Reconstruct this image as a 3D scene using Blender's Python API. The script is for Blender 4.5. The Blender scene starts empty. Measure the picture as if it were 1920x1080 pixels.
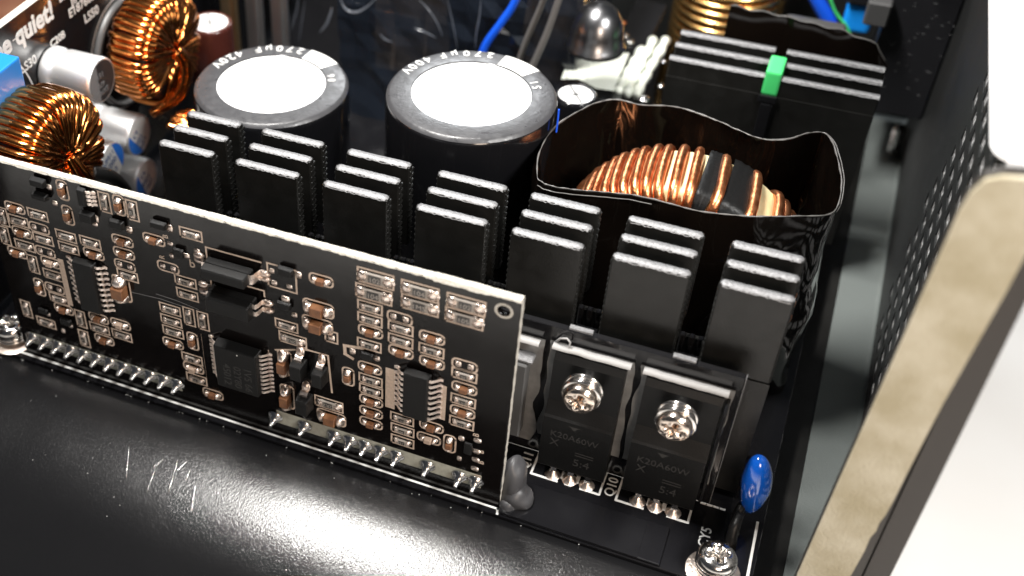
import bpy, bmesh, math, random
from mathutils import Vector, Matrix, noise
R = math.radians
random.seed(7)
S = bpy.context.scene
COL = S.collection

# ------------------------------------------------------------------ camera
# one unit = one centimetre; x runs along the control board, y away from the viewer, z up
CR = Matrix(((0.91447, 0.40437, -0.01495), (0.25579, -0.6063, -0.75298), (-0.31354, 0.68475, -0.65788)))
_r0 = CR[0].normalized(); _r1 = (CR[1] - _r0 * CR[1].dot(_r0)).normalized(); _r2 = _r0.cross(_r1)
CR = Matrix((_r0, _r1, _r2))
FPX, CX, CY = 2207.3, 644.4, 540.4
CAM = Vector((2.43239, -10.44327, 13.35))
cd = bpy.data.cameras.new('camera'); cam = bpy.data.objects.new('camera', cd); COL.objects.link(cam)
M = Matrix.Identity(4)
for i in range(3):
    M[i][0] = CR[0][i]; M[i][1] = -CR[1][i]; M[i][2] = -CR[2][i]; M[i][3] = CAM[i]
cam.matrix_world = M
cd.sensor_width = 36; cd.lens = 36 * FPX / 1920; cd.shift_x = (960 - CX) / 1920; cd.shift_y = (CY - 540) / 1920
cd.clip_start = 0.1; cd.clip_end = 500
cd.dof.use_dof = True; cd.dof.focus_distance = 16.6; cd.dof.aperture_fstop = 0.18
S.camera = cam

# ------------------------------------------------------------------ world and lamps
W = bpy.data.worlds.new('World'); S.world = W; W.use_nodes = True
W.node_tree.nodes['Background'].inputs[0].default_value = (0.75, 0.85, 1.0, 1)
W.node_tree.nodes['Background'].inputs[1].default_value = 0.05
def area(name, loc, target, size, power, color, sy=None):
    l = bpy.data.lights.new(name, 'AREA'); l.energy = power; l.color = color
    l.shape = 'RECTANGLE'; l.size = size; l.size_y = sy or size
    o = bpy.data.objects.new(name, l); COL.objects.link(o); o.location = loc
    o.rotation_euler = (Vector(target) - Vector(loc)).to_track_quat('-Z', 'Y').to_euler()
    return o
area('overhead_lamp', (-8.3, 2.0, 27), (-1, 1, 0), 13.0, 19500, (1.0, 0.97, 0.93), 2.7)
area('back_fill', (-9, 27, 17), (-2, 3, 2), 9, 2800, (0.95, 0.98, 1.0), 5)  # light from behind, added to brighten the capacitor tops
area('warm_front_fill', (9, -13, 9), (0, 0, 2), 5, 1500, (1.0, 0.80, 0.64), 5)  # added warm fill from the right front for felt and board face
area('right_table_fill', (16, -5, 20), (9, 2, -5), 6, 9500, (1.0, 0.98, 0.95))  # fill added at the right to whiten the table beyond the wall
S.view_settings.view_transform = 'Standard'; S.view_settings.look = 'None'
S.view_settings.exposure = 0.0; S.view_settings.gamma = 1

# ------------------------------------------------------------------ survey helper
def P(px, py, axis, val):
    """point of the plane (axis = val) seen at a spot of the 1920 px survey picture"""
    d = CR.transposed() @ Vector(((px - CX) / FPX, (py - CY) / FPX, 1))
    t = (val - CAM[axis]) / d[axis]
    return CAM + d * t

# ------------------------------------------------------------------ materials
MATS = {}
def mat(name, col, rough=0.5, metal=0.0, bump=None, var=None, coat=0.0, rvar=None, trans=0.0, spec=None, emit=None, alpha=None, ior=None):
    m = bpy.data.materials.new(name); m.use_nodes = True; nt = m.node_tree; b = nt.nodes['Principled BSDF']
    b.inputs['Base Color'].default_value = (*col, 1); b.inputs['Roughness'].default_value = rough
    b.inputs['Metallic'].default_value = metal; b.inputs['Coat Weight'].default_value = coat
    b.inputs['Coat Roughness'].default_value = 0.08
    b.inputs['Transmission Weight'].default_value = trans
    if spec is not None: b.inputs['Specular IOR Level'].default_value = spec
    if ior: b.inputs['IOR'].default_value = ior
    if alpha is not None: b.inputs['Alpha'].default_value = alpha
    tc = nt.nodes.new('ShaderNodeTexCoord')
    def nz(scale, det=4, stretch=None):
        n = nt.nodes.new('ShaderNodeTexNoise'); n.inputs['Scale'].default_value = scale; n.inputs['Detail'].default_value = det
        if stretch:
            mp = nt.nodes.new('ShaderNodeMapping'); mp.inputs['Scale'].default_value = stretch
            nt.links.new(tc.outputs['Object'], mp.inputs[0]); nt.links.new(mp.outputs[0], n.inputs[0])
        else: nt.links.new(tc.outputs['Object'], n.inputs[0])
        return n
    if bump:
        n = nz(bump[0], bump[2] if len(bump) > 2 else 3, bump[3] if len(bump) > 3 else None)
        bn = nt.nodes.new('ShaderNodeBump'); bn.inputs['Strength'].default_value = bump[1]; bn.inputs['Distance'].default_value = 0.02
        nt.links.new(n.outputs[0], bn.inputs['Height']); nt.links.new(bn.outputs[0], b.inputs['Normal'])
    if var:
        n = nz(var[0], 5); r = nt.nodes.new('ShaderNodeValToRGB')
        r.color_ramp.elements[0].position = 0.35; r.color_ramp.elements[1].position = 0.65
        r.color_ramp.elements[0].color = (*col, 1); r.color_ramp.elements[1].color = (*var[1], 1)
        nt.links.new(n.outputs[0], r.inputs[0]); nt.links.new(r.outputs[0], b.inputs['Base Color'])
    if rvar:
        n = nz(rvar[0], 4); mr = nt.nodes.new('ShaderNodeMapRange')
        mr.inputs[1].default_value = 0.3; mr.inputs[2].default_value = 0.7; mr.inputs[3].default_value = rvar[1]; mr.inputs[4].default_value = rvar[2]
        nt.links.new(n.outputs[0], mr.inputs[0]); nt.links.new(mr.outputs[0], b.inputs['Roughness'])
    MATS[name] = m
    return m
mat('mask', (0.006, 0.006, 0.007), 0.14, rvar=(1.3, 0.10, 0.28), bump=(9, 0.05), spec=0.5)
mat('mask_board', (0.004, 0.0032, 0.003), 0.14, spec=0.35, rvar=(1.5, 0.10, 0.20), bump=(5, 0.03))
mat('board_edge', (0.52, 0.50, 0.46), 0.55, bump=(60, 0.5, 4), var=(30, (0.42, 0.39, 0.33)))
mat('silk', (0.58, 0.46, 0.37), 0.6, var=(25, (0.46, 0.37, 0.30)))
mat('silk_white', (0.66, 0.66, 0.64), 0.55)
mat('silk_pad', (0.40, 0.40, 0.34), 0.5, var=(12, (0.32, 0.32, 0.27)))
mat('solder', (1.0, 0.87, 0.78), 0.36, 1.0, bump=(28, 0.35), rvar=(20, 0.26, 0.48))
mat('pin', (0.62, 0.61, 0.60), 0.22, 1.0, bump=(40, 0.2))
mat('chip', (0.005, 0.005, 0.005), 0.42, spec=0.25, bump=(90, 0.25))
mat('chip_text', (0.020, 0.019, 0.018), 0.6)
mat('resistor', (0.016, 0.014, 0.013), 0.3, coat=0.3)
mat('ceramic', (0.30, 0.27, 0.24), 0.5)
mat('mlcc', (0.19, 0.085, 0.036), 0.45, var=(9, (0.13, 0.055, 0.026)))
mat('mlcc_light', (0.36, 0.27, 0.21), 0.45)
mat('anodised', (0.007, 0.0068, 0.006), 0.42, 0.0, bump=(50, 0.15), rvar=(4, 0.36, 0.5))
mat('anodised_gloss', (0.009, 0.009, 0.010), 0.09, 0.0, rvar=(6, 0.06, 0.2), coat=0.5)
mat('cut_aluminium', (0.27, 0.27, 0.275), 0.6, 0.7, bump=(22, 0.4, 6), var=(30, (0.17, 0.17, 0.175)))
mat('can', (0.96, 0.96, 0.96), 0.50, 1.0, bump=(30, 0.06))
mat('cap_top', (0.93, 0.93, 0.93), 0.5, 0.35, bump=(8, 0.04))
mat('vent', (0.35, 0.35, 0.35), 0.5, 0.6)
mat('dark_can', (0.30, 0.30, 0.31), 0.28, 1.0, bump=(2, 0.2))
mat('sleeve_black', (0.006, 0.006, 0.007), 0.16, coat=0.3, bump=(3, 0.12))
mat('sleeve_ring', (0.045, 0.045, 0.048), 0.34, bump=(16, 0.25), rvar=(7, 0.26, 0.5))
mat('print_white', (0.72, 0.72, 0.70), 0.5)
mat('print_blue', (0.02, 0.16, 0.62), 0.4)
mat('print_dark', (0.02, 0.08, 0.25), 0.5)
mat('print_black', (0.02, 0.02, 0.022), 0.5)
mat('print_grey', (0.16, 0.16, 0.165), 0.5)
mat('copper', (0.92, 0.36, 0.10), 0.17, 1.0, bump=(5, 0.25), var=(2.5, (0.66, 0.22, 0.055)))
mat('copper_red', (0.95, 0.42, 0.20), 0.34, 1.0, bump=(30, 0.35), var=(7, (0.55, 0.17, 0.06)))
mat('copper_glow', (1.0, 0.60, 0.22), 0.26, 1.0)
mat('core', (0.012, 0.012, 0.013), 0.35, coat=0.3, bump=(12, 0.2))
mat('core_cream', (0.78, 0.70, 0.42), 0.5, var=(3, (0.62, 0.52, 0.28)))
mat('film', (0.0045, 0.003, 0.0022), 0.08, bump=(1.5, 0.5, 2), coat=0.3)
mat('film_edge', (0.11, 0.105, 0.10), 0.35)
mat('wrap', (0.010, 0.013, 0.019), 0.08, bump=(2.0, 0.9, 3), coat=0.4)
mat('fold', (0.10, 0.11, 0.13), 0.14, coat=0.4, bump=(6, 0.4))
mat('clear_film', (0.06, 0.05, 0.045), 0.10, alpha=0.16, bump=(3, 0.8, 3))
mat('transistor', (0.004, 0.004, 0.004), 0.36, spec=0.3, bump=(70, 0.2))
mat('pad_grey', (0.20, 0.20, 0.195), 0.6, bump=(14, 0.35), var=(6, (0.14, 0.14, 0.14)))
mat('pad_edge', (0.26, 0.255, 0.25), 0.6, bump=(20, 0.3))
mat('screw', (0.66, 0.63, 0.60), 0.17, 1.0, bump=(9, 0.12))
mat('screw_warm', (0.68, 0.58, 0.50), 0.20, 1.0, bump=(14, 0.3))
mat('blue_coat', (0.004, 0.085, 0.46), 0.14, coat=0.8)
mat('blue_plastic', (0.01, 0.17, 0.55), 0.35, bump=(30, 0.1))
mat('blue_vivid', (0.01, 0.30, 0.95), 0.3, coat=.4)
mat('blue_wire', (0.01, 0.10, 0.75), 0.3)
mat('green', (0.06, 0.60, 0.16), 0.5, bump=(6, 0.1))
mat('heatshrink', (0.005, 0.005, 0.005), 0.42, spec=0.25, bump=(14, 0.4))
mat('glue', (0.045, 0.045, 0.048), 0.45, bump=(3, 0.2))
mat('solder_glare', (0.86, 0.90, 0.80), 0.3, bump=(11, 0.6))  # solder painted near white to carry its blown-out glare
mat('felt', (0.40, 0.365, 0.28), 0.9, bump=(26, 0.5, 5), var=(1.6, (0.29, 0.255, 0.17)))
mat('flange', (0.022, 0.018, 0.015), 0.6)
mat('black_plastic', (0.010, 0.010, 0.012), 0.45, bump=(40, 0.3))
mat('grey_plastic', (0.07, 0.07, 0.07), 0.4)
mat('table', (0.94, 0.93, 0.91), 0.6, bump=(4, 0.05), var=(0.6, (0.93, 0.915, 0.89)))
mat('wood', (0.42, 0.20, 0.12), 0.5, var=(1.4, (0.30, 0.12, 0.07)))
mat('white_board', (0.88, 0.88, 0.88), 0.5)
mat('red_sleeve', (0.055, 0.014, 0.010), 0.25, coat=0.4)
mat('brass', (0.80, 0.58, 0.34), 0.34, 1.0, bump=(2, 0.3))
mat('bar', (0.85, 0.85, 0.84), 0.34, 1.0, bump=(2, 0.3))
def lit_through(name, c1, c2, scale):
    m = mat(name, c1, 0.8, var=(scale, c2)); nt = m.node_tree; b = nt.nodes['Principled BSDF']; out = nt.nodes['Material Output']
    tr = nt.nodes.new('ShaderNodeBsdfTranslucent'); mx = nt.nodes.new('ShaderNodeMixShader'); mx.inputs[0].default_value = 0.6
    src = b.inputs['Base Color'].links[0].from_socket
    nt.links.new(src, tr.inputs[0]); nt.links.new(b.outputs[0], mx.inputs[1]); nt.links.new(tr.outputs[0], mx.inputs[2]); nt.links.new(mx.outputs[0], out.inputs[0])
lit_through('diffuser_grey', (0.95, 0.95, 0.95), (0.20, 0.20, 0.20), 26)
# powder-coated steel of the case: fine orange-peel with sparse specks
def powder(name, col, rough, strength, scale):
    m = mat(name, col, rough); nt = m.node_tree; b = nt.nodes['Principled BSDF']
    tc = nt.nodes.new('ShaderNodeTexCoord')
    v = nt.nodes.new('ShaderNodeTexNoise'); v.inputs['Scale'].default_value = scale; v.inputs['Detail'].default_value = 3; v.inputs['Distortion'].default_value = 1.2
    nt.links.new(tc.outputs['Object'], v.inputs[0])
    v2 = nt.nodes.new('ShaderNodeTexNoise'); v2.inputs['Scale'].default_value = 1.1; v2.inputs['Detail'].default_value = 3
    nt.links.new(tc.outputs['Object'], v2.inputs[0])
    bn = nt.nodes.new('ShaderNodeBump'); bn.inputs['Strength'].default_value = strength; bn.inputs['Distance'].default_value = 0.02
    nt.links.new(v.outputs[0], bn.inputs['Height']); nt.links.new(bn.outputs[0], b.inputs['Normal'])
    mr = nt.nodes.new('ShaderNodeMapRange'); mr.inputs[1].default_value = 0.3; mr.inputs[2].default_value = 0.7
    mr.inputs[3].default_value = rough - 0.015; mr.inputs[4].default_value = rough + 0.02
    nt.links.new(v2.outputs[0], mr.inputs[0]); nt.links.new(mr.outputs[0], b.inputs['Roughness'])
    return m
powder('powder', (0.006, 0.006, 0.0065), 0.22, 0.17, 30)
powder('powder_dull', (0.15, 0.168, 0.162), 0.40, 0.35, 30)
powder('powder_wall', (0.008, 0.009, 0.009), 0.5, 0.4, 26)

# ------------------------------------------------------------------ geometry helpers
class MB:
    def __init__(s): s.v = []; s.f = []; s.m = []; s.cur = 0; s.smooth = []
    def add(s, vs, fs, smooth=False):
        n = len(s.v); s.v += [Vector(v) for v in vs]
        for f in fs: s.f.append([i + n for i in f]); s.m.append(s.cur); s.smooth.append(smooth)
    def box(s, a, b, taper=0.0):
        x0, y0, z0 = a; x1, y1, z1 = b
        vs = [(x0, y0, z0), (x1, y0, z0), (x1, y1, z0), (x0, y1, z0), (x0, y0, z1), (x1, y0, z1), (x1, y1, z1), (x0, y1, z1)]
        s.add(vs, [(0, 3, 2, 1), (4, 5, 6, 7), (0, 1, 5, 4), (1, 2, 6, 5), (2, 3, 7, 6), (3, 0, 4, 7)])
    def bbox(s, a, b, r=0.01, seg=1):
        """bevelled box"""
        bm = bmesh.new(); bmesh.ops.create_cube(bm, size=1)
        a = Vector(a); b = Vector(b); d = b - a; c = (a + b) / 2
        for v in bm.verts: v.co = Vector((v.co.x * d.x, v.co.y * d.y, v.co.z * d.z)) + c
        bmesh.ops.bevel(bm, geom=bm.edges[:], offset=min(r, min(abs(d.x), abs(d.y), abs(d.z)) * 0.45), segments=seg, affect='EDGES', profile=0.6)
        s.bm(bm)
    def bm(s, bm, smooth=False):
        bm.verts.ensure_lookup_table(); bm.verts.index_update()
        s.add([v.co.copy() for v in bm.verts], [[v.index for v in f.verts] for f in bm.faces], smooth); bm.free()
    def tube(s, pts, r, n=8, closed=False, caps=True):
        pts = [Vector(p) for p in pts]; N = len(pts); rs = r if isinstance(r, (list, tuple)) else [r] * N
        rings = []; t0 = (pts[1] - pts[0]).normalized()
        u = t0.orthogonal().normalized()
        for i, p in enumerate(pts):
            if closed: t = (pts[(i + 1) % N] - pts[i - 1])
            else: t = pts[min(i + 1, N - 1)] - pts[max(i - 1, 0)]
            if t.length < 1e-9: t = t0
            t = t.normalized(); u = (u - t * u.dot(t))
            if u.length < 1e-6: u = t.orthogonal()
            u.normalize(); w = t.cross(u)
            rings.append([p + (u * math.cos(a) + w * math.sin(a)) * rs[i] for a in [2 * math.pi * k / n for k in range(n)]])
        vs = [v for ring in rings for v in ring]; fs = []
        for i in range(N if closed else N - 1):
            j = (i + 1) % N
            for k in range(n):
                fs.append((i * n + k, i * n + (k + 1) % n, j * n + (k + 1) % n, j * n + k))
        if caps and not closed: fs += [tuple(range(n))[::-1], tuple((N - 1) * n + k for k in range(n))]
        s.add(vs, fs, True)
    def lathe(s, prof, c, axis='z', n=32, smooth=True, a0=0, a1=2 * math.pi, flip=False):
        """prof = [(r, h)]; axis z, x or y (or -y)"""
        full = abs(a1 - a0 - 2 * math.pi) < 1e-6; c = Vector(c)
        vs = []; K = n if full else n + 1
        for r, h in prof:
            for k in range(K):
                a = a0 + (a1 - a0) * k / n; p, q = r * math.cos(a), r * math.sin(a)
                v = {'z': (p, q, h), 'x': (h, p, q), 'y': (q, h, p), '-y': (p, -h, q)}[axis]
                vs.append(c + Vector(v))
        fs = []
        for i in range(len(prof) - 1):
            for k in range(n):
                k2 = (k + 1) % K
                fs.append((i * K + k, i * K + k2, (i + 1) * K + k2, (i + 1) * K + k))
        s.add(vs, fs, smooth)
    def disc(s, c, r, axis='z', n=32, r0=0.0):
        s.lathe([(r0, 0), (r, 0)], c, axis, n, smooth=False)
    def mesh(s, name, mats):
        me = bpy.data.meshes.new(name); me.from_pydata([tuple(v) for v in s.v], [], s.f)
        for m in (mats if isinstance(mats, (list, tuple)) else [mats]): me.materials.append(MATS[m])
        me.polygons.foreach_set('material_index', s.m); me.polygons.foreach_set('use_smooth', s.smooth)
        me.validate(); me.update()
        bm = bmesh.new(); bm.from_mesh(me); bmesh.ops.recalc_face_normals(bm, faces=bm.faces[:]); bm.to_mesh(me); bm.free()
        return me
    def build(s, name, mats, parent=None, loc=None):
        """vertices are given in world space; the object sits at loc, below its parent"""
        base = Vector((0, 0, 0))
        p = parent
        while p is not None: base += p.location; p = p.parent
        off = Vector(loc) if loc is not None else base
        for i, v in enumerate(s.v): s.v[i] = v - off
        o = bpy.data.objects.new(name, s.mesh(name, mats)); COL.objects.link(o)
        if parent: o.parent = parent
        o.location = off - base
        return o
def tag(o, label=None, cat=None, group=None, kind=None):
    if label: o['label'] = label
    if cat: o['category'] = cat
    if group: o['group'] = group
    if kind: o['kind'] = kind
    return o
def thing(name, label, cat, loc, group=None):
    o = bpy.data.objects.new(name, None); COL.objects.link(o); o.location = loc; o.empty_display_size = 0.2
    return tag(o, label, cat, group)
def inst(name, me, parent, loc, rot=None, label=None):
    o = bpy.data.objects.new(name, me); COL.objects.link(o); o.parent = parent; o.location = loc
    if rot: o.rotation_euler = rot
    if label: o['label'] = label
    return o
def copy_tree(o, parent=None):
    c = o.copy(); COL.objects.link(c); c.parent = parent
    for ch in list(o.children): copy_tree(ch, c)
    return c
_dg = None
def text_obj(s, name, m, parent, origin, xd, yd, size=None, width=None, bold=0.0, align='LEFT', depth=0.004, stretch=1.0, shear=0.0):
    cu = bpy.data.curves.new('t', 'FONT'); cu.body = s; cu.size = 1; cu.extrude = depth; cu.offset = bold; cu.align_x = align
    cu.resolution_u = 3; cu.shear = shear
    t = bpy.data.objects.new('t', cu); COL.objects.link(t); bpy.context.view_layer.update()
    me = bpy.data.meshes.new_from_object(t.evaluated_get(bpy.context.evaluated_depsgraph_get()))
    bpy.data.objects.remove(t)
    xs = [v.co.x for v in me.vertices]
    k = size if size else width / max(1e-6, max(xs) - min(xs))
    xd = Vector(xd).normalized(); yd = Vector(yd).normalized(); zd = xd.cross(yd)
    base = Vector((0, 0, 0)); p = parent
    while p is not None: base += p.location; p = p.parent
    org = Vector(origin) - base
    x0 = min(xs) if align == 'LEFT' else 0
    for v in me.vertices: v.co = org + xd * ((v.co.x - x0) * k * stretch) + yd * (v.co.y * k) + zd * v.co.z * 1.0
    me.materials.clear(); me.materials.append(MATS[m]); me.name = name
    if name is None: return me
    o = bpy.data.objects.new(name, me); COL.objects.link(o); o.parent = parent
    return o
def sm(pts, n=24):
    pts = [Vector(p) for p in pts]; q = [pts[0]] + pts + [pts[-1]]; out = []
    segs = len(pts) - 1
    for k in range(n + 1):
        t = k / n * segs; i = min(int(t), segs - 1); f = t - i; p0, p1, p2, p3 = q[i], q[i + 1], q[i + 2], q[i + 3]
        out.append(0.5 * ((2 * p1) + (p2 - p0) * f + (2 * p0 - 5 * p1 + 4 * p2 - p3) * f * f + (3 * p1 - p0 - 3 * p2 + p3) * f ** 3))
    return out
X, Y, Z = Vector((1, 0, 0)), Vector((0, 1, 0)), Vector((0, 0, 1))
def strip(mb, a, b, w, n, h=0.004):
    """a flat printed line from a to b, width w, lying on a surface of normal n"""
    a = Vector(a); b = Vector(b); n = Vector(n); t = (b - a)
    if t.length < 1e-6: return
    t.normalize(); s = n.cross(t) * w / 2; a = a - t * w * 0.5; b = b + t * w * 0.5
    mb.add([a + s + n * h, a - s + n * h, b - s + n * h, b + s + n * h], [(0, 1, 2, 3)])
def poly(mb, pts, w, n, closed=False, h=0.004):
    k = len(pts)
    for i in range(k if closed else k - 1): strip(mb, pts[i], pts[(i + 1) % k], w, n, h + 0.0002 * (i % 3))

# ================================================================== SETTING
mb = MB(); mb.box((-70, -60, -5.6), (70, 80, -5.3))
tag(mb.build('tabletop', 'table'), 'white tabletop under the opened power supply', kind='structure')
mb = MB()
a = P(95, -8, 2, -2.55); 
mb.box((-34, 5.0, -5.295), (-14.0, 40, -4.9))
o = tag(mb.build('wooden_board', 'wood'), 'reddish brown wooden board lying on the table behind the lettered output board', 'board')

# ------------------------------------------------------------------ main circuit board
pcb = thing('main_circuit_board', 'glossy black main circuit board with white printed outlines under all components', 'circuit board', (-3, 5, -0.16))
mb = MB(); mb.bbox((-12.5, -0.14, -0.16), (3.49, 13.5, 0.0), 0.012); mb.build('laminate', 'mask', pcb)
mb = MB(); lw = 0.035
poly(mb, [(0.0, -0.045, 0), (-8.15, -0.045, 0), (-8.15, -0.30 + 0.3, 0)], lw, Z)
strip(mb, (0.0, -0.045, 0), (0.02, -0.13, 0), lw, Z)
for (x0, x1, y0, y1) in ((0.24, 1.25, 0.765, 1.22), (1.49, 2.51, 0.765, 1.22)):
    for q in ((x0, x0 + 0.40), (x0 + 0.50, x0 + 0.60), (x0 + 0.72, x1)): strip(mb, (q[0] + .02, y0, 0), (q[1] - .02, y0, 0), 0.04, Z)
    strip(mb, (x0, y0, 0), (x0, y1, 0), 0.032, Z, 0.005); strip(mb, (x1, y0, 0), (x1, y1, 0), 0.032, Z, 0.005)
    strip(mb, (x0 + .55, y1 - .12, 0), (x1, y1 - .12, 0), 0.025, Z)
strip(mb, (-0.3, 1.24, 0), (2.66, 1.24, 0), 0.07, Z)
for i in range(4):
    strip(mb, (2.62 + i * .09, 1.19, 0), (2.66 + i * .09, 1.19, 0), 0.04, Z, 0.006)
arc = [(3.40, 1.15, 0), (3.42, 0.25, 0)] + [(3.20 + 0.22 * math.cos(t), 0.15 + 0.22 * math.sin(t) * 1.0, 0) for t in [-k * math.pi / 12 for k in range(0, 7)]]
poly(mb, arc, 0.035, Z)
mb.build('silkscreen', 'silk_white', pcb)
text_obj('Q11', 'lettering', 'silk_white', pcb, (0.17, 0.80, 0.0), Y, -X, size=0.20, bold=0.012)
text_obj('Q10', 'lettering', 'silk_white', pcb, (1.44, 0.80, 0.0), Y, -X, size=0.20, bold=0.012)
text_obj('CY5', 'lettering', 'silk_white', pcb, (2.84, 0.44, 0.0), Y, -X, size=0.20, bold=0.012)
for x0 in (0.24, 1.49):
    for dx in (0.445, 0.655):
        mb = MB(); mb.bbox((x0 + dx - .03, 0.84, 0.002), (x0 + dx + .03, 0.98, 0.008), 0.003); mb.build('lead_divider', 'silk_white', pcb)
# raised insulating film in front of the transistors
mb = MB(); mb.bbox((0.03, -0.13, 0.006), (2.30, 0.56, 0.05), 0.02, 2); mb.bbox((0.03, -0.13, 0.052), (2.0, 0.52, 0.056), 0.002)
tag(mb.build('insulating_film', 'mask', pcb), 'raised glossy black insulating film in front of the two transistors')

# ------------------------------------------------------------------ case
case = thing('power_supply_case', 'black powder coated steel case tray with a rounded front bend and a slotted side wall', 'case', (0, 3, -1.2))
prof = [(-0.145, -0.20), (-0.15, -0.075), (-0.16, -0.055)]
R1, cy, cz = 4.0, -0.16, -0.055 - 4.0
TB = R(32)
for k in range(1, 17): t = k / 16 * TB; prof.append((cy - R1 * math.sin(t), cz + R1 * math.cos(t)))
for k in range(1, 5): prof.append((cy - R1 * math.sin(TB) - k * 1.9 * math.cos(TB), cz + R1 * math.cos(TB) - k * 1.9 * math.sin(TB)))
mb = MB(); n = 40; x0, x1 = -16, 3.62
vs = []; fs = []
for (y, z) in prof:
    for k in range(n + 1): vs.append((x0 + (x1 - x0) * k / n, y, z))
for i in range(len(prof) - 1):
    for k in range(n): fs.append((i * (n + 1) + k, i * (n + 1) + k + 1, (i + 1) * (n + 1) + k + 1, (i + 1) * (n + 1) + k))
mb.add(vs, fs, True)
mb.add([(x1, y, z) for y, z in prof] + [(x1, -0.16, -5.2)], [tuple(range(len(prof) + 1))])
tag(mb.build('front_panel', 'powder', case), 'smooth rounded black front panel with a bright reflection along its bend')
# scratches on the front panel
def onbend(x, t):  # t = angle on the bend
    t = R(t); return Vector((x, cy - (R1 + .003) * math.sin(t), cz + (R1 + .003) * math.cos(t)))
for (x, t0, t1, dx) in ((-5.55, 11, 19, .25), (-4.95, 15, 20, .05), (-4.72, 10, 19, .14), (-4.55, 10.5, 14, -.08), (-4.28, 14, 21, .16), (-4.9, 12, 15, -.1), (-4.45, 12, 15, .03)):
    a = [onbend(x + dx * k / 6, t0 + (t1 - t0) * k / 6) for k in range(7)]
    mb = MB(); mb.tube(a, 0.0045, 4); mb.build('scratch', 'pin', case)
mb = MB(); rnd = random.Random(5)
for i in range(70):
    x = rnd.uniform(-9, 1.5)
    if rnd.random() < .5: p = Vector((x, rnd.uniform(-0.16, -0.15), -0.050))
    else: p = onbend(x, rnd.uniform(0, 32))
    r = rnd.uniform(.003, .007); mb.lathe([(0, r), (r * .8, r * .6), (r, 0)], p, 'z', 5)
tag(mb.build('dust', 'print_white', case), kind='stuff')
# floor beyond the board, wall with brick-pattern slots
mb = MB(); mb.box((3.50, -0.4, -0.80), (3.92, 15.5, -0.64)); mb.build('gap_shade', 'anodised', case)  # black strip painted in for the shadowed gap beside the board
mb = MB(); mb.box((3.921, -0.4, -0.66), (4.55, 15.5, -0.60))
prof = [(4.55, -0.60)] + [(4.55 + .07 * math.sin(t), -0.53 - .07 * math.cos(t)) for t in [R(15 * k) for k in range(1, 7)]]
vs = [(x, y, z) for y in (-.4, 15.5) for x, z in prof]; m_ = len(prof)
mb.add(vs, [(i, i + 1, i + 1 + m_, i + m_) for i in range(m_ - 1)], True)
mb.box((3.63, -0.4, -5.2), (3.70, 15.5, -0.81))
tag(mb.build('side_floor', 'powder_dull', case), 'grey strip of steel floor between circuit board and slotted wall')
mb = MB(); xw0, xw1 = 4.62, 4.642
YW = 6.75
mb.box((xw0, YW, -0.53), (xw1, 15.5, 5.87))          # unslotted far part
pz, slot, pitch, sl = 0.465, 0.235, 0.537, 0.36
z_first = 3.18 - 8 * pz - slot / 2; row = 0; zr = z_first
mb.box((xw0, -0.1, -0.53), (xw1, YW, z_first))
ztop = 5.75
while zr < ztop:
    z0, z1 = zr, min(zr + slot, ztop)
    mb.box((xw0, -0.1, z1), (xw1, YW, min(zr + pz, 5.87)))
    first = 5.90 if row % 2 == 0 else 5.63
    ymax = 6.72 if z0 < 2.9 else max(5.95, 6.72 - (z0 - 2.9) * 1.15)
    c_ = first + pitch * 2
    while c_ + sl / 2 > ymax: c_ -= pitch
    ys = []
    while c_ - sl / 2 > 0.05: ys.append(c_); c_ -= pitch
    y = -0.1
    for c_ in reversed(ys): mb.box((xw0, y, z0), (xw1, c_ - sl / 2, z1)); y = c_ + sl / 2
    mb.box((xw0, y, z0), (xw1, YW, z1))
    zr += pz; row += 1
tag(mb.build('slotted_wall', 'powder_wall', case), 'tall black side wall pierced by staggered rows of slots')
rp = MB(); rp.bbox((-9.6, 13.52, -.5), (4.60, 13.6, 6.0), .02); rp.build('rear_panel', 'powder_wall', case)
fl = MB(); fo = [(3.90, -1.6), (3.925, 0.72), (3.96, 2.5), (4.01, 4.5), (4.05, 6.55), (4.08, 6.80), (4.15, 6.97), (4.28, 7.05), (4.60, 7.11), (4.92, 7.13), (4.92, 3.0), (4.90, -1.6)]
k = len(fo); fl.add([(x, -0.10, z) for x, z in fo] + [(x, 0.0, z) for x, z in fo], [tuple(range(k)), tuple(range(k, 2 * k))] + [(i, (i + 1) % k, (i + 1) % k + k, i + k) for i in range(k)])
flange = fl.build('end_flange', 'flange', case)
tag(flange, 'dark folded end flange of the side wall carrying the tan strip')
# tan felt strip: uneven outline with rounded top corner and torn lower right corner
out = [(3.935, 0.74), (3.97, 2.5), (4.02, 4.5), (4.06, 6.55), (4.09, 6.78), (4.16, 6.95), (4.28, 7.02), (4.60, 7.08), (4.76, 7.10), (4.715, 5.8), (4.67, 5.0), (4.625, 4.2), (4.595, 3.2), (4.58, 2.5), (4.57, 2.3), (4.545, 2.15), (4.55, 2.0), (4.52, 1.85), (4.525, 1.6), (4.51, 1.3), (4.50, 1.1), (4.47, 0.92), (4.2, 0.84), (4.05, 0.78)]
mb = MB(); k = len(out)
mb.add([(x, -0.16, z) for x, z in out] + [(x, -0.101, z) for x, z in out], [tuple(range(k))] + [(i, (i + 1) % k, (i + 1) % k + k, i + k) for i in range(k)])
tag(mb.build('felt_strip', 'felt', flange), 'tan felt strip with a torn lower corner stuck on the flange')
mb = MB(); mb.box((4.66, 0.02, -0.5), (4.668, 6.9, 5.86))  # added sheet: dims the view through the slots and softens light beams
tag(mb.build('slot_diffuser', 'diffuser_grey', case), 'added translucent sheet behind the slots that greys and spreads the light')
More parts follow.
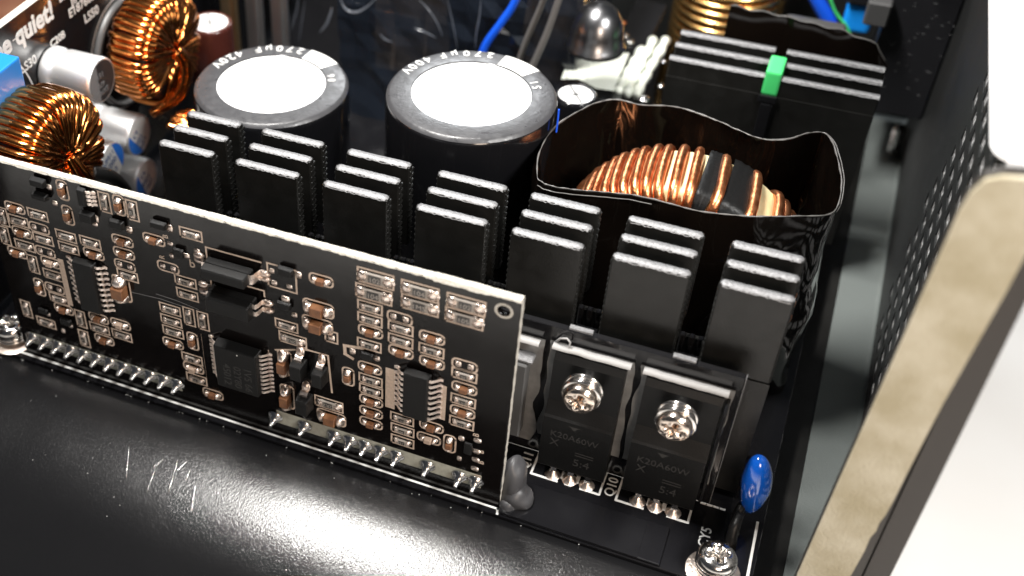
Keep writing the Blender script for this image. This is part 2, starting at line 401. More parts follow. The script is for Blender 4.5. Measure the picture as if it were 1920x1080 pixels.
# white rounded panel beyond the wall, top right
pts = []
x0, y0, z0 = 4.47, 2.02, 6.0
for k in range(9): t = R(180 + 90 * k / 8); pts.append((x0 + .22 + .22 * math.cos(t), y0 + .35 + .35 * math.sin(t)))
pts += [(5.25, 2.05), (5.25, 6.7), (4.34, 6.7)]
mb = MB(); k = len(pts); mb.add([(x, y, z0) for x, y in pts] + [(x, y, z0 - .12) for x, y in pts], [tuple(range(k)), tuple(range(k, 2 * k))] + [(i, (i + 1) % k, (i + 1) % k + k, i + k) for i in range(k)])
mb.cur = 0
tag(mb.build('white_panel', 'white_board'), 'plain white panel with a rounded corner above the slotted wall at top right', 'panel')

# ================================================================== front heatsink
hs = thing('front_heatsink', 'long black comb heatsink with seven columns of three fins behind the control board', 'heatsink', (-1.5, 1.9, 0))
mb = MB(); mb.bbox((-6.2, 1.10, 0.12), (2.71, 1.20, 2.63), 0.012)
fp = mb.build('mounting_plate', 'anodised_gloss', hs); tag(fp, 'mirror glossy black plate the transistors are screwed to')
mb = MB(); mb.box((2.712, 1.102, 0.14), (2.722, 1.198, 2.62)); mb.build('cut_edge', 'cut_aluminium', fp)
mb = MB(); mb.box((-6.15, 1.45, 0.12), (3.02, 1.57, 2.30)); mb.box((-6.15, 1.57, 0.3), (3.02, 2.35, 0.5))
mb.bbox((-6.15, 2.30, 0.12), (3.02, 2.38, 2.0), 0.01)
mb.build('spine', 'anodised', hs)
CX0 = [(-5.93, -5.03), (-4.68, -3.68), (-3.31, -2.33), (-1.93, -0.92), (-0.59, 0.38), (0.75, 1.75), (2.10, 3.01)]
ribs = {}
for ci, (a, b) in enumerate(CX0):
    for ri, y in enumerate((1.50, 1.92, 2.33)):
        w = round(b - a, 2); key = (w, ri)
        if key not in ribs:
            m1 = MB(); z0, z1 = -1.42, 0.0
            # slab with rounded edges, corrugated short sides
            th = 0.066; nz = 14
            m1.bbox((-w / 2 + .006, -th, z0), (w / 2 - .006, th, z1 - .012), 0.014)
            for k in range(nz):
                zz = z0 + (k + .5) * (z1 - z0 - .05) / nz
                m1.bbox((w / 2 - .03, -th * .75, zz - .03), (w / 2 + .008, th + .03, zz + .015), 0.008)
                m1.bbox((-w / 2 - .008, -th * .75, zz - .03), (-w / 2 + .03, th + .03, zz + .015), 0.008)
            me = m1.mesh('fin', 'anodised')
            m2 = MB(); n_ = 26
            rr = random.Random(ci * 3 + ri)
            top = []; 
            for k in range(n_ + 1):
                xx = -w / 2 + .01 + (w - .02) * k / n_; e = min(1, min(k, n_ - k) / 1.0)
                for yy, h in ((-th - .006, -.022 - rr.uniform(0, .022)), (-th * .7, .002 + rr.uniform(-.003, .003)), (0, .006 + rr.uniform(-.003, .003)), (th * .7, .002 + rr.uniform(-.003, .003)), (th + .006, -.02 - rr.uniform(0, .012))):
                    top.append((xx, yy * (0.55 + .45 * e), h - (1 - e) * .02))
            fs = [(k * 5 + j, k * 5 + j + 1, (k + 1) * 5 + j + 1, (k + 1) * 5 + j) for k in range(n_) for j in range(4)]
            m2.add(top, fs, True); m2.add([(-w / 2 + .01, -.04, -.02), (-w / 2 + .01, .04, -.02), (-w / 2 + .01, 0, .004)], [(0, 1, 2)])
            ribs[key] = (me, m2.mesh('cut_edge', 'cut_aluminium'))
        me, me2 = ribs[key]
        f_ = inst('fin', me, hs, Vector(((a + b) / 2, y, 3.75)) - hs.location)
        inst('cut_edge', me2, f_, (0, 0, 0))
# ribbed inner strips and cut notches in the gaps
for i in range(6):
    g0, g1 = CX0[i][1], CX0[i + 1][0]
    mb = MB(); mb.bbox((g0 + .03, 1.11, 2.632), (g1 - .02, 1.19, 2.672), 0.006); mb.build('notch_edge', 'cut_aluminium', hs)
    mb = MB()
    for k in range(3): mb.bbox((g0 + .02 + k * .12, 1.62, 2.0), (g0 + .10 + k * .12, 1.70, 2.62 + 0 * k), 0.02)
    mb.bbox((g0 + .03, 1.52, 2.2), (g1 - .03, 1.60, 2.34), 0.01)
    mb.build('rib', 'anodised_gloss', hs)

# ================================================================== transistors
def phillips(mb, c, r, axis, rnd, torx=False):
    pass
def screw_mesh(r, head_h, cross=5):
    """pan head pointing to +z with a cross recess, one mesh"""
    bm = bmesh.new(); n = 40; rings = []
    prof = [(r * .98, 0), (r, head_h * .15), (r * .97, head_h * .5), (r * .85, head_h * .82), (r * .66, head_h * .97), (r * .50, head_h)]
    prof += [(r * .44, head_h * .9), (r * .34, head_h * .8), (r * .2, head_h * .62), (0.02 * r, head_h * .5)]
    arms = 4
    vs = []
    for j, (rr, h) in enumerate(prof):
        for k in range(n):
            a = 2 * math.pi * k / n; q = rr; hh = h
            if 4 <= j <= 9:
                c = abs(math.cos(a * arms / 2)) ** 3
                if j >= 6: hh = h - head_h * .45 * c + head_h * (1 - c) * .22
                elif j == 5: hh = h - head_h * .18 * c
            vs.append((q * math.cos(a), q * math.sin(a), hh))
    fs = [(j * n + k, j * n + (k + 1) % n, (j + 1) * n + (k + 1) % n, (j + 1) * n + k) for j in range(len(prof) - 1) for k in range(n)]
    m = MB(); m.add(vs, fs, True); return m
def washer_mesh(r, h):
    m = MB(); m.lathe([(r * .5, h), (r * .93, h), (r, h * .75), (r, h * .25), (r * .95, 0), (r * .5, 0)], (0, 0, 0), 'z', 32); return m
SCR = {}
SCR['warm'] = screw_mesh(0.235, 0.13).mesh('head', 'screw_warm'); SCR['steel'] = screw_mesh(0.27, 0.17).mesh('head', 'screw')
SCR['w1'] = washer_mesh(0.27, 0.05).mesh('washer', 'screw'); SCR['w2'] = washer_mesh(0.25, 0.045).mesh('washer', 'screw')
def logo(mb, c, s):  # small printed maker's mark: a wide T-like wedge
    x, y, z = c
    mb.add([(x - s, y, z + s * .4), (x + s, y, z + s * .4), (x + s * .5, y, z + s * .1), (x + .15 * s, y, z - s * .4), (x - .15 * s, y, z - s * .4), (x - s * .5, y, z + s * .1)], [(0, 1, 2, 3, 4, 5)])
tgroup = 'power transistors screwed to the front heatsink'
def transistor(x0, x1, label, full=True):
    t = thing('power_transistor', label, 'transistor', ((x0 + x1) / 2, 1.0, 0.0), tgroup)
    w = x1 - x0; xc = (x0 + x1) / 2
    mb = MB()
    yf, yb = 0.75, 1.04
    prof = [(yf + .03, .26), (yf, .30), (yf, 1.28), (yf + .03, 1.31), (yf + .14, 1.50), (yf + .14, 2.24), (yf + .20, 2.33), (yb, 2.33), (yb, .26)]
    k = len(prof); mb.add([(x0, y, z) for y, z in prof] + [(x1, y, z) for y, z in prof], [tuple(range(k)), tuple(range(k, 2 * k))] + [(i, (i + 1) % k, (i + 1) % k + k, i + k) for i in range(k)])
    mb.build('body', 'transistor', t)
    text_obj('K20A60W', 'marking', 'chip_text', t, (x0 + .13, yf - .002, 0.94), X, Z, width=w * .70, depth=0.001)
    text_obj('X', 'marking', 'chip_text', t, (x0 + .13, yf - .002, 0.76), X, Z, size=.19, depth=0.001)
    text_obj('5:4', 'marking', 'chip_text', t, (x0 + .50, yf - .002, 0.46), X, Z, size=.20, depth=0.001)
    mb = MB(); logo(mb, (x0 + .44, yf - .003, 1.19), .09)
    for zz in (.68, .73): strip(mb, (x0 + .52, yf, zz), (x0 + .76, yf, zz), .02, -Y, .003)
    mb.build('maker_mark', 'chip_text', t)
    for j, dx in enumerate((-.254, 0, .254)):
        mb = MB(); lx = xc + dx
        pts = [(lx, .93, .30), (lx, .92, .2), (lx, .86, .12), (lx, .87, .0)] if j < 2 else [(lx, .90, .30), (lx, .86, .26), (lx, .84, .14), (lx, .85, 0)]
        a, b = Vector(pts[0]), Vector(pts[-1])
        for p, q in zip(pts[:-1], pts[1:]):
            p = Vector(p); q = Vector(q)
            mb.add([p + Vector(v) for v in ((-.045, -.02, 0), (.045, -.02, 0), (.045, .02, 0), (-.045, .02, 0))] + [q + Vector(v) for v in ((-.04, -.02, 0), (.04, -.02, 0), (.04, .02, 0), (-.04, .02, 0))], [(0, 1, 5, 4), (1, 2, 6, 5), (2, 3, 7, 6), (3, 0, 4, 7)])
        lead = mb.build('lead', 'pin', t)
        mb = MB(); mb.lathe([(.01, .13), (.04, .11), (.065, .06), (.10, .015), (.115, .001)], (lx, .865, 0), 'z', 16); mb.build('solder_joint', 'solder', lead)
    sz = 2.03
    s = inst('screw', SCR['warm'], t, Vector((xc, .56, sz)) - t.location, (R(90), R(12), 0))
    inst('washer', SCR['w1'], s, (0, 0, -.055)); inst('washer', SCR['w2'], s, (0, 0, -.12)); inst('washer', SCR['w1'], s, (0, 0, -.175))
    mb = MB(); mb.lathe([(.13, -.16), (.13, -.36)], (0, 0, 0), 'z', 12); inst('shank', mb.mesh('shank', 'pin'), s, (0, 0, 0))
    return t
t1 = transistor(0.31, 1.27, 'black power transistor marked K20A60W nearer the control board, above outline Q11')
t2 = transistor(1.53, 2.53, 'black power transistor marked K20A60W beside the blue disc capacitor, above outline Q10')
def pad(x0, x1, label, seed, z1=2.40, zlow=.55):
    rr = random.Random(seed); n = 18; L = []; Rr = []
    for k in range(n + 1):
        z = zlow + (z1 - zlow) * k / n
        L.append((x0 + noise.noise(Vector((seed, z * 2.1, 0))) * .10, z)); Rr.append((x1 + noise.noise(Vector((seed + 9, z * 2.3, 3))) * .11, z))
    mb = MB(); vs = []
    for k in range(n + 1):
        for f in (0, .5, 1):
            x = L[k][0] + (Rr[k][0] - L[k][0]) * f; yy = 1.062 + noise.noise(Vector((x * 3, seed, L[k][1] * 3))) * .012
            vs.append((x, yy, L[k][1]))
    mb.add(vs, [(k * 3 + j, k * 3 + j + 1, k * 3 + 4 + j, k * 3 + 3 + j) for k in range(n) for j in (0, 1)], True)
    vs2 = [Vector(v) + Vector((0, .02, 0)) for v in vs]; mb.add(vs2, [(k * 3 + j, k * 3 + j + 1, k * 3 + 4 + j, k * 3 + 3 + j) for k in range(n) for j in (0, 1)], True)
    o = mb.build('thermal_pad', 'pad_grey'); 
    tag(o, label, 'thermal pad', 'grey thermal pads behind the transistors')
    # folded lip on top
    m2 = MB(); pts = []
    n = 14
    for k in range(n + 1):
        x = x0 + .05 + (x1 - x0 - .1) * k / n
        pts.append(Vector((x, 1.005 + .006 * noise.noise(Vector((k * .5, seed, 0))), z1 - .01 + .014 * noise.noise(Vector((k * .35, 4, seed))))))
    vs = []
    for p in pts: vs += [p + Vector((0, -.05, -.03)), p + Vector((0, -.04, .012)), p + Vector((0, .05, .015)), p + Vector((0, .06, -.03))]
    m2.add(vs, [(k * 4 + j, k * 4 + j + 1, (k + 1) * 4 + j + 1, (k + 1) * 4 + j) for k in range(n) for j in range(3)], True)
    m2.build('folded_lip', 'pad_edge', o)
    return o
pad(0.20, 1.36, 'grey thermal pad behind the transistor nearer the control board, small loop at its top corner', 1)
pad(1.42, 2.62, 'grey thermal pad behind the transistor beside the blue capacitor', 4)
pad(-1.0, 0.12, 'grey thermal pad with a ragged bright edge partly hidden by the control board', 8, 2.36, .35)
o = [c for c in bpy.data.objects if c.name == 'thermal_pad'][0]
mb = MB(); mb.tube([(0.27, 1.06, 2.40), (0.33, 1.04, 2.50), (0.42, 1.02, 2.55), (0.47, 1.02, 2.50), (0.46, 1.02, 2.40), (0.42, 1.0, 2.36)], .016, 6); mb.build('torn_loop', 'pad_edge', o)
t3 = thing('aluminium_clamp', 'dull aluminium clamp plate between control board edge and the nearest thermal pad', 'clamp', (-.3, 1, .4))
mb = MB(); mb.bbox((-.95, .80, .62), (-.02, 1.03, 2.05), .02); mb.build('block', 'grey_plastic', t3)
mb = MB(); mb.bbox((-.95, .84, 2.06), (0.04, 1.03, 2.12), .015); mb.build('bent_lip', 'cut_aluminium', t3)
# clear shiny clip around right transistor
mb = MB(); mb.bbox((2.56, .80, .45), (2.61, 1.08, 2.25), .012); tag(mb.build('clip_strip', 'anodised_gloss'), 'narrow glossy black strip standing at the right of the rightmost transistor', 'strip')

# ================================================================== screws in the board
def board_screw(x, y, label, rz):
    t = thing('mounting_screw', label, 'screw', (x, y, 0.0), 'silver mounting screws of the circuit board')
    inst('head', SCR['steel'], t, (0, 0, .24), (0, 0, rz))
    inst('washer', SCR['w1'], t, (0, 0, .17)); inst('washer', SCR['w2'], t, (0, 0, .10), (R(3), 0, 0))
    mb = MB(); mb.lathe([(.12, 0.0), (.12, .2)], (x, y, 0), 'z', 14); mb.build('shank', 'pin', t)
    mb = MB(); mb.lathe([(.10, .01), (.34, .01), (.36, .001)], (x, y, 0), 'z', 36); mb.build('ring_pad', 'solder', t)
    return t
board_screw(2.98, 0.09, 'silver cross head screw in the circuit board corner below CY5', .4)
board_screw(-8.44, 0.16, 'silver cross head screw at the left edge below the control board', 1.0)

# ================================================================== blue disc capacitor
t = thing('disc_capacitor', 'glossy blue disc capacitor with black sleeved legs standing at the board corner', 'capacitor', (3.2, .95, 0))
bm = bmesh.new(); bmesh.ops.create_uvsphere(bm, u_segments=32, v_segments=20, radius=1)
for v in bm.verts:
    c = v.co; z = c.z; wx = .20; wy = .20; 
    v.co = Vector((c.x * wx, c.y * wy, z * .50))
    if z < -.3: f = (-.3 - z) / .7; v.co.x -= f * .05; v.co.y *= (1 - f * .35); v.co.z -= f * .13
mb = MB(); mb.bm(bm, True)
rot = Matrix.Rotation(R(-7), 3, 'Y')
for i, v in enumerate(mb.v): mb.v[i] = rot @ v + Vector((3.21, 1.05, .90))
mb.build('coated_disc', 'blue_coat', t)
for dy in (-.16, .1):
    mb = MB(); mb.tube([(3.13, .95 + dy * .6, .42), (3.10, .86 + dy, .26), (3.11, .78 + dy, .12), (3.12, .74 + dy, 0)], [.06, .075, .08, .085], 10)
    leg = mb.build('leg', 'heatshrink', t)
# glue blob
t = thing('glue_blob', 'rounded dull grey blob of glue at the foot of the control board', 'glue', (.15, .2, 0))
mb = MB()
for (c, s) in (((.10, .28, .30), (.19, .24, .48)), ((.19, .18, .12), (.23, .22, .22)), ((.12, .04, .05), (.13, .13, .12))):
    bm = bmesh.new(); bmesh.ops.create_uvsphere(bm, u_segments=24, v_segments=16, radius=1)
    for v in bm.verts:
        d = 1 + noise.noise(v.co * 1.3 + Vector(c) * 5) * .18
        v.co = Vector((v.co.x * s[0] * d + c[0], v.co.y * s[1] * d + c[1], max(0.002, v.co.z * s[2] * d + c[2])))
    mb.bm(bm, True)
mb.build('grey_lumps', 'glue', t)

# ================================================================== electrolytic capacitors
def arc_text(s, c, r, a0, da, size, z, parent, m, inward=True, ccw=True):
    mb_all = None; a = a0
    for ch in s:
        if ch != ' ':
            rad = Vector((math.cos(a), math.sin(a), 0)); tan = Vector((-math.sin(a), math.cos(a), 0))
            text_obj(ch, 'printed_letter', m, parent, Vector((c[0], c[1], z)) + rad * r, tan, -rad, size=size * .92, align='CENTER', depth=0.002, bold=0, stretch=1.0)
        a += da
def big_cap(c, r, h, label, texts, mark0, mark1):
    t = thing('bulk_capacitor', label, 'capacitor', (c[0], c[1], 0), 'large black bulk capacitors')
    mb = MB()
    mb.lathe([(r * .98, 0.01), (r, .05), (r, h - .12), (r * .99, h - .06), (r * .965, h - .015), (r * .94, h), (r * .70, h - .005), (r * .695, h - .03)], (c[0], c[1], 0), 'z', 96)
    mb.cur = 1
    mb2 = MB(); mb2.lathe([(r * .99, h - .055), (r * .965, h - .008), (r * .94, h + .006), (r * .705, h + .002)], (c[0], c[1], 0), 'z', 96)
    mb.cur = 0; mb.build('shrink_sleeve', 'sleeve_black', t); mb2.build('folded_rim', 'sleeve_ring', t)
    mb = MB(); mb.lathe([(0.0, h - .022), (r * .66, h - .022), (r * .703, h - .014)], (c[0], c[1], 0), 'z', 96); top = mb.build('aluminium_top', 'cap_top', t)
    mb = MB()
    for a, ro, cc in ((20, .28, (.14, .10)), (200, .28, (-.12, -.16))):
        pts = [(c[0] + r * cc[0] + r * ro * math.cos(R(a + k * 10)), c[1] + r * cc[1] + r * ro * math.sin(R(a + k * 10)), h - .02) for k in range(10 if a == 200 else 15)]
        poly(mb, pts, .008, Z, h=.003)
    strip(mb, (c[0] - .2, c[1] - .05, h - .02), (c[0] + .1, c[1] + .08, h - .02), .006, Z, .003)
    mb.build('vent_groove', 'vent', top)
    # white mark of the polarity stripe folded over the rim
    mb = MB(); mb.lathe([(r * 1.004, h - 1.2), (r * 1.004, h - .12), (r * .995, h - .05), (r * .968, h - .001), (r * .94, h + .012), (r * .71, h + .008)], (c[0], c[1], 0), 'z', 12, a0=R(mark0), a1=R(mark1))
    mb.build('polarity_stripe', 'print_white', t)
    for (s, a0, da, rr, sz) in texts: arc_text(s, c, r * rr, R(a0), R(da), sz, h + .010, t, 'print_white')
    return t
big_cap((-5.44, 4.10), 1.262, 3.36, 'large black capacitor left of centre, 06 printed beside its white rim mark', [('270µF', 90, 9.5, .93, .27), ('420V', 146, 8.5, .93, .27), ('06', 27, 8, .82, .19)], 52, 82)
big_cap((-2.16, 4.38), 1.307, 3.80, 'large black capacitor right of centre beside the plastic wrapped coil', [('270µF', 94, 9.5, .94, .25), ('400V', 146, 8, .94, .25), ('51', 30, 8, .82, .20)], 52, 83)
# Small black capacitor behind, with cross vented top
def small_cap(c, r, h, label, name='vented_capacitor', sleeve='sleeve_black', grp=None):
    t = thing(name, label, 'capacitor', (c[0], c[1], 0), grp)
    mb = MB(); mb.lathe([(r, 0.01), (r, h - .08), (r * .97, h - .02), (r * .9, h), (r * .8, h - .02)], (c[0], c[1], 0), 'z', 48); mb.build('sleeve', sleeve, t)
    mb = MB(); mb.lathe([(0, h - .02), (r * .86, h - .02)], (c[0], c[1], 0), 'z', 48); tp = mb.build('aluminium_top', 'cap_top', t)
    mb = MB()
    for a in (35, 125): strip(mb, Vector((c[0], c[1], h - .02)) - Vector((math.cos(R(a)), math.sin(R(a)), 0)) * r * .7, Vector((c[0], c[1], h - .02)) + Vector((math.cos(R(a)), math.sin(R(a)), 0)) * r * .7, .05, Z, .004)
    mb.build('cross_vent', 'vent', tp)
    return t
p = P(1080, 175, 2, 2.9); small_cap((p.x, p.y), .36, 2.9, 'small black capacitor with a cross vented silver top behind the right bulk capacitor')
p = P(393, 40, 2, 2.9); small_cap((p.x, p.y), .42, 2.9, 'small dark red capacitor with a silver top behind the left bulk capacitor', sleeve='red_sleeve')

# ================================================================== toroids
def toroid(axis, c, ri, ro, th, turns, wr, a0=0, a1=360, seed=0, jit=.0, bulge=.0, strands=1, cross=20, sides=6, skip=(), clump=0):
    """continuous winding around a ring; axis 'x' or 'y'. Returns point list(s)"""
    rr = random.Random(seed); c = Vector(c); out = []
    def pos(a, rad, ax):
        if axis == 'x': return c + Vector((ax, rad * math.cos(a), rad * math.sin(a)))
        return c + Vector((rad * math.cos(a), ax, rad * math.sin(a)))
    cuts = []; cur = []
    rm, hr = (ri + ro) / 2, (ro - ri) / 2
    js = [rr.uniform(-1, 1) for _ in range(turns + 2)]; ls = [rr.uniform(0, 1) for _ in range(turns + 2)]
    for i in range(turns * cross + 1):
        tt = i / cross; k = int(tt); f = tt - k
        def jn(L): return L[k] * (1 - f) + L[min(k + 1, turns + 1)] * f
        base = a0 + (a1 - a0) * tt / turns + (jit * jn(js)) + (clump * math.sin(tt * 2 * math.pi / 4.0) * (a1 - a0) / turns if clump else 0)
        ph = 2 * math.pi * tt
        # rounded rectangle section
        cs, sn = math.cos(ph), math.sin(ph); e = .55
        ex = math.copysign(abs(cs) ** e, cs); ey = math.copysign(abs(sn) ** e, sn)
        lift = wr + bulge * jn(ls)
        rad = rm + ex * (hr + lift); ax = ey * (th / 2 + lift)
        if ex < 0: rad += (bulge * .6) * ((k % 3) / 2)   # inner side: turns stack up
        if k in skip:
            if cur: cuts.append(cur); cur = []
            continue
        cur.append(pos(R(base), rad, ax))
    if cur: cuts.append(cur)
    return cuts
def core_ring(mb, axis, c, ri, ro, th, n=64):
    b = .05
    mb.lathe([(ri + b, -th / 2), (ro - b, -th / 2), (ro, -th / 2 + b), (ro, th / 2 - b), (ro - b, th / 2), (ri + b, th / 2), (ri, th / 2 - b), (ri, -th / 2 + b), (ri + b, -th / 2)], c, axis, n)

# --- large coil in the black film tube
CC = (1.32, 4.08, 1.80)
big = thing('wrapped_coil', 'large copper wound ring coil standing inside the black film tube', 'coil', (CC[0], CC[1], 0))
mb = MB(); core_ring(mb, 'y', CC, .85, 1.68, 1.08, 80); cr_ = mb.build('ring_core', 'core_cream', big)
# angles measured in the x-z plane; wires get their true gaps
angs = [178, 172, 166, 160, 154.5, 149, 143.5, 138, 132.5, 127, 121, 116, 110.5, 104, 97.5, 90, 76.5, 60, 46, 40, 34, 28, 22, 16, 10, 4, -4, -12, -20, -28, 188, 198, 208, 218]
wire = MB(); rr = random.Random(3)
def ring_loop(c, ang, ri, ro, th, wr, lean, cross=26):
    pts = []
    for k in range(cross):
        ph = 2 * math.pi * k / cross; cs, sn = math.cos(ph), math.sin(ph); e = .5
        ex = math.copysign(abs(cs) ** e, cs); ey = math.copysign(abs(sn) ** e, sn)
        rad = (ri + ro) / 2 + ex * ((ro - ri) / 2 + wr); ax = ey * (th / 2 + wr)
        a = R(ang + lean * ey * (1 if ex > 0 else -1))
        pts.append(Vector((c[0] + rad * math.cos(a), c[1] + ax, c[2] + rad * math.sin(a))))
    return pts
turn_meshes = 0
for i, a in enumerate(angs):
    wr = .073 + rr.uniform(-.004, .004)
    m_ = MB(); m_.tube(ring_loop(CC, a + rr.uniform(-.6, .6),   .85, 1.70, 1.12, wr, 1.2 + rr.uniform(-.5, .5)), wr, 8, closed=True)
    m_.build('wire_turn', 'copper_red', big)
# black tape band on the core
mb = MB()
for (a, b) in ((62, 74), (79, 86)):
    vs = []; n = 8
    for k in range(n + 1):
        aa = R(a + (b - a) * k / n)
        for ax, rad in ((-.61, 1.2), (-.59, 1.72), (-.45, 1.755), (.45, 1.755), (.59, 1.72), (.61, 1.2)):
            rad2 = rad + .02 * noise.noise(Vector((k * .9, ax * 3, a))); vs.append((CC[0] + rad2 * math.cos(aa), CC[1] + ax, CC[2] + rad2 * math.sin(aa)))
    mb.add(vs, [(k * 6 + j, k * 6 + j + 1, k * 6 + 7 + j, k * 6 + 6 + j) for k in range(n) for j in range(5)], True)
mb.build('tape', 'heatshrink', big)
# --- film tube
tube = thing('film_tube', 'crinkled glossy black plastic film tube with a wavy rim around the large coil', 'film', (1.3, 4.2, 0))
rim = [(1008, 330), (1014, 282), (1040, 240), (1080, 212), (1125, 192), (1160, 188), (1200, 197), (1260, 200), (1310, 214), (1350, 230), (1390, 248), (1430, 262), (1475, 262), (1515, 250), (1548, 252), (1566, 285), (1577, 345), (1562, 398), (1500, 405), (1440, 406), (1380, 404), (1310, 396), (1250, 380), (1190, 366), (1130, 360), (1080, 356), (1040, 350), (1018, 342)]
rim3 = [P(x, y, 2, 3.50) for x, y in rim]
# smooth closed resample
def resample(pts, n):
    out = []; N = len(pts)
    for k in range(n):
        t = k / n * N; i = int(t); f = t - i; p0, p1, p2, p3 = pts[i - 1], pts[i % N], pts[(i + 1) % N], pts[(i + 2) % N]
        out.append(0.5 * ((2 * p1) + (p2 - p0) * f + (2 * p0 - 5 * p1 + 4 * p2 - p3) * f * f + (3 * p1 - p0 - 3 * p2 + p3) * f ** 3))
    return out
rs = resample(rim3, 160); cen = sum(rs, Vector()) / len(rs)
mb = MB(); lv = 22; vs = []
for j in range(lv + 1):
    f = j / lv
    for i, p in enumerate(rs):
        q = p.copy(); q.z = 3.5 * (1 - f) + 0.01 * f
        d = (p - cen); d.z = 0; d.normalize()
        amp = .03 + .05 * f
        w = noise.noise(Vector((q.x * 1.6, q.y * 1.6, q.z * .9))) * amp * 2 + abs(noise.noise(Vector((q.x * 3.5 + 5, q.y * 3.5, q.z * 2.4)))) * amp
        if j == 0: w *= .5
        w += .07 * abs(noise.noise(Vector((i * .22, q.z * 1.1, 2)))) 
        q += d * w * (1 if j else .4)
        if q.y < 2.47 and -6 < q.x < 3.1: q.y = 2.47
        vs.append(q)
N = len(rs)
mb.add(vs, [(j * N + i, j * N + (i + 1) % N, (j + 1) * N + (i + 1) % N, (j + 1) * N + i) for j in range(lv) for i in range(N)], True)
mb.build('film_wall', 'film', tube)
mb = MB(); mb.tube([v + Vector((0, 0, .004)) for v in vs[:N]], [.004 + .012 * abs(noise.noise(v * 1.7)) + .004 * (i % 3) for i, v in enumerate(vs[:N])], 5, closed=True)
seg = [v + Vector((.03, .05, -.02 + .02 * math.sin(i * .3))) for i, v in enumerate(vs[:N])][62:98]; mb.tube(seg, .009, 5)
seg = [v + Vector((-.01, -.05, -.05)) for i, v in enumerate(vs[:N])][128:158]; mb.tube(seg, .008, 5)
mb.build('cut_rim', 'film_edge', tube)

# --- output coils on the left board
def wound_coil(name, label, c, ri, ro, th, turns, wr, seed, loc, leads, a0=0, a1=350, gaps=(), group=None, mat_='copper', bulge=.05, strands=3):
    t = thing(name, label, 'coil', loc, group)
    mb = MB(); core_ring(mb, 'x', c, ri, ro, th); mb.build('ring_core', 'core', t)
    mb = MB()
    rr = random.Random(seed)
    # bundles of parallel strands
    k = 0; tot = turns
    step = (a1 - a0) / tot
    for i in range(tot):
        if i in gaps: continue
        base = a0 + step * (i + .5) + rr.uniform(-1.2, 1.2)
        lean = rr.uniform(2, 7)
        for s_ in range(strands):
            layer = (i * strands + s_) % 3
            off = (s_ - (strands - 1) / 2)
            pts = []; lift = wr + (bulge * rr.uniform(.2, 1.0))
            inn = wr * (1 + 1.5 * layer)
            for q in range(24):
                ph = 2 * math.pi * q / 24; cs, sn = math.cos(ph), math.sin(ph); e = .62
                ex = math.copysign(abs(cs) ** e, cs); ey = math.copysign(abs(sn) ** e, sn)
                if ex > 0: rad = (ri + ro) / 2 + ex * ((ro - ri) / 2 + lift)
                else: rad = (ri + ro) / 2 + ex * ((ro - ri) / 2 + inn)
                ax = ey * (th / 2 + lift * (1 if ex > -.5 else .6 + .5 * layer))
                angw = step * .31 * off * (1.0 if strands > 1 else 0)
                a = R(base + angw + lean * ey * .4 * (1 if ex > 0 else -1) + (0 if ex > 0 else rr.uniform(-.5, .5)))
                pts.append(Vector((c[0] + ax, c[1] + rad * math.cos(a), c[2] + rad * math.sin(a))))
            mb.tube(pts, wr * rr.uniform(.94, 1.05), 8, closed=True)
    mb.build('winding', mat_, t)
    for L in leads:
        mb = MB(); mb.tube(L, wr * 1.05, 8); mb.build('lead_wire', mat_, t)
    return t
cg = 'copper wound ring coils on the output board'
c1 = (-8.02, 4.75, 3.12)
wound_coil('ring_coil', 'copper wound ring coil beside lettering LS50 behind the silver capacitor', c1, .34, .86, .62, 15, .066, 2, c1,
           [sm([(c1[0] + .42, c1[1] - .05, c1[2] + .02), (c1[0] + .50, c1[1] + .02, c1[2] - .35), (c1[0] + .46, c1[1] - .25, c1[2] - .72), (c1[0] + .2, c1[1] - .7, c1[2] - .9)]),
            sm([(c1[0] + .44, c1[1] + .02, c1[2] + .05), (c1[0] + .56, c1[1] + .10, c1[2] - .3), (c1[0] + .50, c1[1] - .15, c1[2] - .80), (c1[0] + .1, c1[1] - .5, c1[2] - 1.05)])], gaps=(9,), group=cg)
c2 = (-7.80, 1.15, 3.22)
wound_coil('ring_coil', 'copper wound ring coil below the blue box touching the control board edge', c2, .34, .90, .70, 15, .068, 5, c2,
           [sm([(c2[0] + .40, c2[1] + .0, c2[2] + .05), (c2[0] + .52, c2[1] + .05, c2[2] - .4), (c2[0] + .46, c2[1] + .25, c2[2] - 1.0), (c2[0] + .3, c2[1] + .3, c2[2] - 1.5)]),
            sm([(c2[0] + .40, c2[1] + .1, c2[2] + .02), (c2[0] + .56, c2[1] + .18, c2[2] - .35), (c2[0] + .5, c2[1] + .42, c2[2] - .9), (c2[0] + .3, c2[1] + .5, c2[2] - 1.5)])], gaps=(7,), group=cg)
mb = MB(); mb.tube(sm([(-7.35, 1.55, 2.75), (-7.25, 1.85, 2.50), (-7.2, 2.1, 2.1), (-7.2, 2.2, 1.6)]), .13, 12)
tag(mb.build('sleeved_wire', 'heatshrink'), 'black sleeved wire end below the front ring coil', 'wire')
# copper strands seen between silver capacitors and heatsink
c3 = (-6.9, 4.1, 1.6)
mb = MB(); rr = random.Random(11)
for k in range(9):
    x = -7.0 + rr.uniform(-.15, .15); y = 3.75 + k * .09
    mb.tube(sm([(x - .3, y, 2.3 - k * .02), (x + .05, y + .05, 2.15 + rr.uniform(-.1, .1)), (x + .1, y - .1, 1.5), (x - .1, y - .1, .6)], 16), .05, 6)
tag(mb.build('copper_braid', 'copper'), 'loose copper strands between the small silver capacitors and the heatsink', 'wire')
